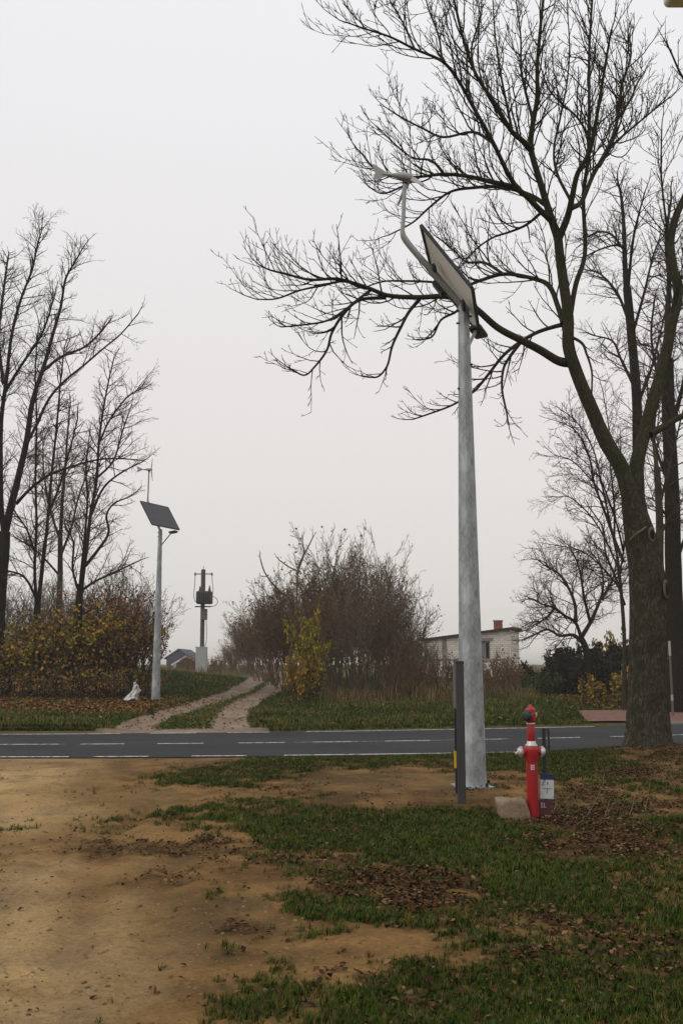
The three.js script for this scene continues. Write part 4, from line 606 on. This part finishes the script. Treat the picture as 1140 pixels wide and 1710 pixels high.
{
  const D = 10.9, p = at(911, 1355, D), base = V(p.x, H(p.x, D), -D), T = thing('hydrant_sign', 'small sign post behind the hydrant with white and maroon plates', 'sign', base);
  const Y = v => at(911, v, D).y - base.y, X = u => at(u, 1290, D).x - base.x;
  part('post', (() => { const g = box(0.036, Y(1216), 0.03, 0.006); g.translate(X(910), Y(1216) / 2, -0.03); return g; })(), M.blackMetal, T);
  const br = part('bracket', mergeGeometries([box(0.02, Y(1218) - Y(1252), 0.02, 0.003).translate(X(918), (Y(1218) + Y(1252)) / 2, -0.03), box(0.062, 0.016, 0.02, 0.003).translate(X(914), Y(1219), -0.03), box(0.05, 0.014, 0.02, 0.003).translate(X(914.5), Y(1249), -0.03)].map(g => g)), M.blackMetal, T);
  const w = X(923) - X(900), hh = Y(1292) - Y(1334), pl = part('plate', box(w, hh, 0.01, 0.004), colored(0.5, 0.52, 0.53, 0.5), T); pl.position.set((X(923) + X(900)) / 2 + 0.003, (Y(1292) + Y(1334)) / 2, 0); pl.rotation.z = -0.04; pl.rotation.y = 0.05;
  const nb = box(w + 0.004, 0.062, 0.014, 0.003); nb.translate(0, hh / 2 - 0.031, 0); part('blue_band', nb, colored(0.012, 0.02, 0.06, 0.5), pl);
  const ink = colored(0.03, 0.045, 0.09, 0.6), gi = colored(0.1, 0.11, 0.12, 0.6);
  text('B', 0.026, ink, pl, -0.042, 0.048, 0.006); text('Z.', 0.03, ink, pl, -0.056, 0.012, 0.006); text('f', 0.03, ink, pl, -0.004, 0.012, 0.006);
  for (const [x, y, lw, lh] of [[0, -0.022, 0.1, 0.007], [0.0, -0.05, 0.007, 0.05]]) { const g = box(lw, lh, 0.002, 0.0005); g.translate(x, y, 0.0062); part('printed_line', g, gi, pl); }
  const mp = part('plate', box(X(918) - X(898), 0.21, 0.01, 0.004), colored(0.075, 0.012, 0.022, 0.6), T); mp.userData.label = 'maroon plate with white letters'; mp.position.set((X(918) + X(898)) / 2, Y(1336) - 0.105, -0.004);
  text('IL', 0.05, colored(0.45, 0.36, 0.36, 0.6), mp, -0.052, 0.028, 0.006);
}
{
  const p = ground(768, 1342), D = -p.z, T = thing('marker_post', 'dark grey marker post with a yellow strip, just left of the near lamp pole', 'post', p), X = u => at(u, 1225, D).x - p.x, Y = v => at(768, v, D).y - p.y;
  part('shaft', (() => { const g = box(0.092, Y(1106) + 0.15, 0.11, 0.012); g.translate(X(768.5), (Y(1106) - 0.15) / 2, 0); return g; })(), M.postGrey, T);
  part('cap', (() => { const g = box(0.098, 0.03, 0.116, 0.008); g.translate(X(768.5), Y(1106), 0); return g; })(), M.blackMetal, T);
  part('plate', (() => { const g = box(0.03, Y(1109) - Y(1183), 0.02, 0.004); g.translate(X(760.2), (Y(1109) + Y(1183)) / 2, -0.02); return g; })(), colored(0.2, 0.19, 0.18, 0.7), T);
  part('backing_strip', (() => { const g = box(0.026, Y(1184) - Y(1325), 0.03, 0.004); g.translate(X(760.5), (Y(1184) + Y(1325)) / 2, -0.015); return g; })(), colored(0.016, 0.016, 0.017, 0.6), T);
  part('yellow_strip', (() => { const g = box(0.027, Y(1254) - Y(1283), 0.03, 0.004); g.translate(X(759.2), (Y(1254) + Y(1283)) / 2, -0.004); return g; })(), colored(0.62, 0.4, 0.02, 0.55), T);
}
function lump(rx, ry, rz, s) { const g = mergeVertices(new THREE.IcosahedronGeometry(1, 5)); const p = g.attributes.position; for (let i = 0; i < p.count; i++) { const v = V(p.getX(i), p.getY(i), p.getZ(i)); const ch = Math.max(Math.abs(v.x * 0.9 + v.y * 0.3), Math.abs(v.y * 1.05 - v.x * 0.2), Math.abs(v.z)); const k = 0.78 / Math.max(0.62, ch) * (0.86 + 0.3 * fbm(v.x * 2 + s, v.y * 2 + v.z * 1.7 + s, 4)); p.setXYZ(i, v.x * rx * k, v.y * ry * k, v.z * rz * k); } g.computeVertexNormals(); g.setAttribute('uv', new THREE.Float32BufferAttribute(Array.from({ length: p.count }, (_, i) => [p.getX(i) * 3, p.getY(i) * 3 + p.getZ(i) * 2]).flat(), 2)); return g; }
{ const p = ground(856, 1366); p.y += 0.085; const m = part('rock', lump(0.185, 0.155, 0.14, 3), M.rock); m.position.copy(p); m.rotation.z = -0.12; tag(m, 'sandy brown broken rock half sunk in the ground left of the hydrant', 'rock'); }
{ // dry stalks leaning beside the hydrant
  const p = ground(925, 1364), T = thing('dry_weed', 'pale dry stalks leaning in the litter right of the hydrant', 'dry weed', p), b = new Buf(p);
  const D = -p.z; for (const [u0, v0, u1, v1] of [[922, 1366, 936, 1320], [936, 1320, 948, 1302], [918, 1372, 906, 1352], [930, 1370, 915, 1342], [940, 1372, 972, 1315], [950, 1375, 942, 1330], [975, 1370, 1008, 1310], [985, 1372, 990, 1322], [1010, 1366, 1040, 1318], [1030, 1362, 1028, 1305], [1050, 1362, 1075, 1312], [1075, 1360, 1092, 1300], [870, 1395, 868, 1352], [960, 1400, 985, 1352], [1000, 1390, 1020, 1340]]) { const a = at(u0, v0, D + rr(-0.3, 0.3)), c = at(u1, v1, D + rr(-0.5, 0.5)); grow(b, a, c.clone().sub(a).normalize(), a.distanceTo(c), 0.0055, 1, { seg: 0.08, wig: 0.3, trop: 0, rmin: 0.003, dens: [5], ratio: 0.4, ang: [0.4, 0.9] }); }
  part('stalks', b.geo(), colored(0.2, 0.15, 0.1, 0.9), T);
}

// ---------------------------------------------------------------- transformer pole, houses, small things far off
{
  const D = 80, x = onPx(339, D), base = V(x, H(x, D), -D), T = thing('transformer_pole', 'pole mounted transformer with cables above a pale cabinet, on the crest left of the track', 'transformer pole', base);
  const W = (u, v, dz = 0) => at(u, v, D + dz).sub(base), conc = colored(0.10, 0.095, 0.08, 0.9), dk = colored(0.026, 0.03, 0.027, 0.7), k = D / F;
  part('pole', rod(V(0, 0, 0).add(V(W(337, 1120).x, 0, 0)), W(339.5, 953), 3.6 * k, 12), conc, T);
  part('pole_top', rod(W(339.5, 1000), W(339.8, 951), 3.4 * k, 12), dk, T); part('spike', rod(W(339.8, 952), W(340, 945), 0.5 * k, 6), dk, T);
  part('cross_arm', box(30 * k, 1.6 * k, 1.6 * k).translate(...W(340, 958.5).toArray()), dk, T);
  part('lower_arm', box(27 * k, 2 * k, 2 * k).translate(...W(339, 1013).toArray()), dk, T);
  for (const u of [326, 354]) { const g = cyl(1.6 * k, 1.0 * k, 5 * k, 8); g.translate(...W(u, 961).toArray()); part('insulator', g, dk, T); }
  part('transformer', box(26 * k, 21 * k, 18 * k, 0.12).translate(...W(341.5, 998, -0.6).toArray()), dk, T);
  for (let i = 0; i < 7; i++) part('cooling_fin', box(1.2 * k, 15 * k, 3 * k, 0.02).translate(...W(332 + i * 3.2, 999, -1.15).toArray()), colored(0.05, 0.055, 0.05, 0.6), T);
  for (const [u, v] of [[334, 984], [341, 985], [350, 983]]) { const g = cyl(2.4 * k, 0.8 * k, 9 * k, 10); g.translate(...W(u, v + 4, -0.6).toArray()); part('bushing', g, dk, T); }
  for (const P of [[[326, 960], [325.5, 975], [324, 990], [325, 1002], [330, 1008]], [[354, 960], [355, 975], [356, 985], [354, 996]], [[355, 996], [361, 999], [363.5, 1005], [360, 1011], [351, 1013]], [[344, 1030], [345, 1050], [344, 1075], [341, 1082]]]) { const b = new Buf(); const q = smooth(P.map(([u, v]) => W(u, v, -0.3)), 16); b.tube(q, q.map(() => 0.55 * k), 6); part('cable', b.geo(), dk, T); }
  part('fuse_box', box(10 * k, 18 * k, 8 * k, 0.03).translate(...W(341, 1026, -0.2).toArray()), colored(0.11, 0.11, 0.1, 0.7), T);
  part('cabinet', box(17.5 * k, 42 * k, 14 * k, 0.03).translate(...W(336.5, 1102, -0.5).toArray()), std({ map: tex(128, 128, (i, j) => { const v = 0.4 * (0.85 + 0.3 * tn(i / 128, j / 128, 6, 4)); return [v, v * 0.98, v * 0.94]; }, true), roughness: 0.8 }), T);
  part('cabinet_lid', box(18.6 * k, 1.6 * k, 15 * k, 0.02).translate(...W(336.5, 1081, -0.5).toArray()), colored(0.42, 0.41, 0.39, 0.8), T);
}
{ // white block house, sloping flat roof
  const D = 62, r = at(853, 1110, D).x, l = at(708, 1110, D + 1.5), base = V((r + l.x) / 2, H((r + l.x) / 2, D + 1), -(D + 1)), T = thing('house', 'white block house with a sloping flat roof and brick chimney, behind the near lamp pole', 'house', base);
  const A = V(r, 0, -D), B = V(l.x, 0, -(D + 1.5)), len = A.distanceTo(B), ang = Math.atan2(-(B.z - A.z), B.x - A.x), yr = at(853, 1051, D).y - base.y, yl = at(708, 1070, D + 1.5).y - base.y;
  const G = T; const rot = new THREE.Matrix4().makeRotationY(ang).setPosition(A.x - base.x, 0, A.z - base.z); // local x from right corner to left, local z towards the back is +/-
  const put = (name, g, m, p = G) => { g.applyMatrix4(rot); return part(name, g, m, p); };
  const bt = tex(512, 512, (i, j) => { const rw = Math.floor(j / 32), o = (rw % 2) * 32, c = Math.floor((i + o) / 64) % 8, e = j % 32 < 4 || (i + o) % 64 < 3; const k = 0.85 + 0.25 * hash(c, rw) + 0.2 * (tn(i / 512, j / 512, 4, 4) - 0.5); return e ? [0.36, 0.32, 0.28] : [0.68 * k, 0.63 * k, 0.56 * k]; }, true, [0.5, 0.5]);
  const wallM = std({ map: bt, roughness: 0.9, bumpMap: bt, bumpScale: 0.01 });
  const wx0 = len * 0.235, wx1 = len * 0.36, wy0 = yr - 2.0, wy1 = yr - 0.72;
  const sh = new THREE.Shape(); sh.moveTo(0, -0.5); sh.lineTo(len, -0.5); sh.lineTo(len, yl); sh.lineTo(0, yr); const ho = new THREE.Path(); ho.moveTo(wx0, wy0); ho.lineTo(wx1, wy0); ho.lineTo(wx1, wy1); ho.lineTo(wx0, wy1); sh.holes.push(ho);
  const back = 4.5; // the wall runs local x; house extends behind it
  const sgn = 1;
  const wg = new THREE.ExtrudeGeometry(sh, { depth: 0.3, bevelEnabled: false }); put('wall', wg, wallM);
  // the local z axis of the wall points to the viewer or away from it; the body goes away from the viewer
  const zdir = V(0, 0, 1).applyMatrix4(new THREE.Matrix4().makeRotationY(ang)).z > 0 ? -1 : 1, zf = zdir > 0 ? 0 : 0.3;
  put('side_wall', new THREE.BoxGeometry(0.3, yr + 0.5, back).translate(0.15, (yr - 0.5) / 2, zf + zdir * (back / 2 + 0.3)), wallM); put('side_wall', new THREE.BoxGeometry(0.3, yl + 0.5, back).translate(len - 0.15, (yl - 0.5) / 2, zf + zdir * (back / 2 + 0.3)), wallM);
  const rs = new THREE.Shape(); rs.moveTo(-0.2, yr + 0.01); rs.lineTo(len + 0.3, yl - 0.02); rs.lineTo(len + 0.3, yl + 0.1); rs.lineTo(-0.2, yr + 0.15); const rg = new THREE.ExtrudeGeometry(rs, { depth: back + 0.9, bevelEnabled: false }); rg.translate(0, 0, zdir > 0 ? -0.2 : 0.5 - back - 0.9); const roof = put('roof', rg, colored(0.055, 0.045, 0.038, 0.8));
  const ch = new THREE.BoxGeometry(0.5, 0.62, 0.5).translate(len * 0.165, yr + 0.25, zf + zdir * 1.2); put('chimney', ch, std({ map: tex(128, 128, (i, j) => { const rw = Math.floor(j / 16), e = j % 16 < 2 || (i + (rw % 2) * 16) % 32 < 2; const k = 0.8 + 0.4 * hash(i >> 5, rw); return e ? [0.2, 0.15, 0.12] : [0.26 * k, 0.085 * k, 0.05 * k]; }, true), roughness: 0.9 }), roof);
  put('chimney_cap', new THREE.BoxGeometry(0.58, 0.06, 0.58).translate(len * 0.165, yr + 0.59, zf + zdir * 1.2), colored(0.25, 0.2, 0.17, 0.9), roof);
  const zi = zf + zdir * 0.12, win = put('window', new THREE.BoxGeometry(wx1 - wx0, wy1 - wy0, 0.03).translate((wx0 + wx1) / 2, (wy0 + wy1) / 2, zi), colored(0.02, 0.02, 0.024, 0.15));
  for (const [x, y, w, h] of [[wx0 + 0.04, (wy0 + wy1) / 2, 0.08, wy1 - wy0], [wx1 - 0.04, (wy0 + wy1) / 2, 0.08, wy1 - wy0], [mix(wx0, wx1, 0.45), (wy0 + wy1) / 2, 0.07, wy1 - wy0 - 0.16], [(wx0 + wx1) / 2, wy0 + 0.04, wx1 - wx0 - 0.16, 0.08], [(wx0 + wx1) / 2, wy1 - 0.04, wx1 - wx0 - 0.16, 0.08]]) put('window_frame', new THREE.BoxGeometry(w, h, 0.06).translate(x, y, zi - zdir * 0.03), colored(0.2, 0.18, 0.17, 0.7), win);
  put('shutter', new THREE.BoxGeometry((wx1 - wx0) * 0.46, wy1 - wy0 - 0.16, 0.03).translate(mix(wx0, wx1, 0.72), (wy0 + wy1) / 2, zi - zdir * 0.02), colored(0.2, 0.19, 0.19, 0.8), win);
  put('lintel', new THREE.BoxGeometry(wx1 - wx0 + 0.4, 0.2, 0.34).translate((wx0 + wx1) / 2, wy1 + 0.12, 0.15 + zdir * -0.01), colored(0.25, 0.22, 0.2, 0.9));
  put('wall_pier', new THREE.BoxGeometry(0.3, mix(yr, yl, 0.76) + 0.4, 0.36).translate(len * 0.76, (mix(yr, yl, 0.76) - 0.5) / 2, 0.15), colored(0.25, 0.21, 0.17, 0.9));
  put('plinth', new THREE.BoxGeometry(len + 0.02, 0.16, 0.34).translate(len / 2, at(853, 1102, D).y - base.y, 0.15), colored(0.3, 0.26, 0.22, 0.9));
}
{ // gabled house over the crest at the left
  const D = 118, base = V(onPx(300, D), H(onPx(300, D), D) - 0.5, -D), T = thing('house', 'small far house with a blue grey gabled roof, behind the far lamp and the cabinet', 'house', base);
  const W = (u, v, dz = 0) => at(u, v, D + dz).sub(base), k = D / F;
  const poly = (pts, depth) => { const s = new THREE.Shape(); pts.forEach(([u, v], i) => { const q = W(u, v); i ? s.lineTo(q.x, q.y) : s.moveTo(q.x, q.y); }); return new THREE.ExtrudeGeometry(s, { depth, bevelEnabled: false }); };
  part('wall', poly([[279, 1140], [279, 1098], [298, 1087], [316, 1098], [316, 1140]], 9).translate(0, 0, -9), colored(0.28, 0.3, 0.32, 0.9), T);
  const rf = colored(0.085, 0.095, 0.115, 0.8);
  part('roof', poly([[275, 1099], [299, 1083], [299, 1086], [276, 1101]], 9.8).translate(0, 0, -9.4), rf, T); part('roof', poly([[299, 1083], [322, 1099], [321, 1101], [299, 1086]], 9.8).translate(0, 0, -9.4), rf, T);
  const an = part('porch', poly([[299, 1140], [299, 1108], [320, 1096], [341, 1108], [341, 1140]], 3).translate(0, 0, 0.6), colored(0.1, 0.06, 0.045, 0.9), T); an.userData.label = 'brown timbered front gable';
  part('bargeboard', poly([[294, 1110], [320, 1094.5], [320, 1097.5], [296, 1112]], 0.25).translate(0, 0, 3.62), colored(0.6, 0.57, 0.53, 0.7), an); part('bargeboard', poly([[320, 1094.5], [346, 1110], [344, 1112], [320, 1097.5]], 0.25).translate(0, 0, 3.62), colored(0.3, 0.2, 0.16, 0.7), an);
  part('roof_slope', poly([[279, 1112], [279, 1100], [299, 1088], [316, 1096], [294, 1110]], 0.3).translate(0, 0, 0.1), rf, T);
  part('corner_post', poly([[299, 1120], [299, 1109], [303, 1107], [303, 1120]], 0.2).translate(0, 0, 3.62), colored(0.45, 0.42, 0.38, 0.8), an);
}
{ // crumpled white plastic sheet on the weeds
  const D = 38.6, c = at(224, 1148, D), g = new THREE.PlaneGeometry(0.85, 1.05, 26, 44), p = g.attributes.position;
  for (let i = 0; i < p.count; i++) { let x = p.getX(i), y = p.getY(i); const t = clamp((y + 0.525) / 1.05), w = mix(1.0, 0.25, t ** 0.7); const n = fbm(x * 5 + 9, y * 4, 4) - 0.5, f = Math.sin(x * 22 + y * 6) * 0.05; p.setXYZ(i, x * w + 0.14 * Math.sin(y * 4 + 0.6) + n * 0.42, y * 0.8 + n * 0.34 - 0.06, 0.25 * (1 - t) * (1 - (x / 0.3) ** 2) + n * 0.55 + f); }
  g.computeVertexNormals(); const m = part('plastic_sheet', g, std({ color: lin(0.62, 0.6, 0.58), roughness: 0.5, side: THREE.DoubleSide })); m.position.set(c.x, Math.max(c.y, H(c.x, D) + 0.48), -D); m.scale.setScalar(0.78); m.position.y -= 0.1; tag(m, 'crumpled white plastic sheet caught in the bushes left of the far lamp pole', 'plastic sheet');
}
{ // thin white-topped marker beside the trunk
  const D = 31, x = onPx(1118, D), b = V(x, H(x, D), -D), T = thing('thin_post', 'thin grey post with pale top just right of the big trunk', 'post', b), h = at(1118, 1072, D).y - b.y;
  part('shaft', cyl(0.035, 0.035, h, 10), colored(0.14, 0.12, 0.11, 0.8), T); part('pale_top', cyl(0.036, 0.036, 0.45, 10).translate(0, h - 0.42, 0), colored(0.4, 0.38, 0.36, 0.7), T); part('pale_foot', cyl(0.037, 0.037, 0.18, 10).translate(0, at(1118, 1170, D).y - b.y, 0), colored(0.4, 0.38, 0.36, 0.7), T);
}
{ // small red brick wall remnant right of the house
  const D = 56, x0 = onPx(842, D), x1 = onPx(896, D), b = V((x0 + x1) / 2, H((x0 + x1) / 2, D), -D);
  const T = thing('brick_wall', 'low weathered red brick wall right of the white house, behind weeds', 'wall', b), top = at(870, 1119, D).y - b.y, brm = [0, 1, 2].map(i => colored(0.13 + i * 0.025, 0.06 + i * 0.008, 0.04, 0.95));
  const n = 6, rws = Math.max(3, Math.round(top / 0.14)), bw = (x1 - x0) / n, g = box(bw - 0.02, 0.125, 0.3, 0.01);
  part('mortar', new THREE.BoxGeometry(x1 - x0 - 0.04, rws * 0.14 - 0.02, 0.26).translate(0, rws * 0.07, 0), colored(0.14, 0.11, 0.09, 1), T);
  for (let j = 0; j < rws; j++) for (let i = 0; i < n; i++) { const m = part('brick', g, brm[rnd() * 3 | 0], T); m.position.set(x0 - b.x + (i + 0.5) * bw + (j % 2 ? 0.06 : -0.06), j * 0.14 + 0.07, rr(-0.01, 0.01)); }
}
{ // corner of an old cream luminaire at the top right; its pole stands outside the frame
  const D = 7.5, T = thing('street_lamp', 'cream lamp head with a dark rim, cut off by the top right corner', 'street lamp', V(4.6, H(4.6, D), -D)), W = (u, v, dz = 0) => at(u, v, D + dz).sub(T.position);
  const a = W(1113, 4), len = 0.62;
  part('shade', box(len, 0.16, 0.26, 0.05).translate(a.x + len / 2, a.y + 0.10, a.z), colored(0.82, 0.79, 0.66, 0.5), T);
  const rim = new Buf(); rim.tube([W(1110, 0).add(V(0, 0.05, 0)), W(1113, 4), W(1118, 7.5), W(1128, 8), W(1150, 10), W(1250, 10)].map(p => p.add(V(0, 0, 0.1))), [0.008, 0.014, 0.015, 0.009, 0.008, 0.008], 8); part('rim', rim.geo(), M.blackMetal, T);
  part('arm', rod(V(a.x + len, a.y + 0.1, a.z), V(0, a.y + 0.2, 0), 0.025), M.galv, T); part('pole', cyl(0.08, 0.05, a.y + 0.3, 12), M.galv, T);
}
renderer.render(scene, camera);
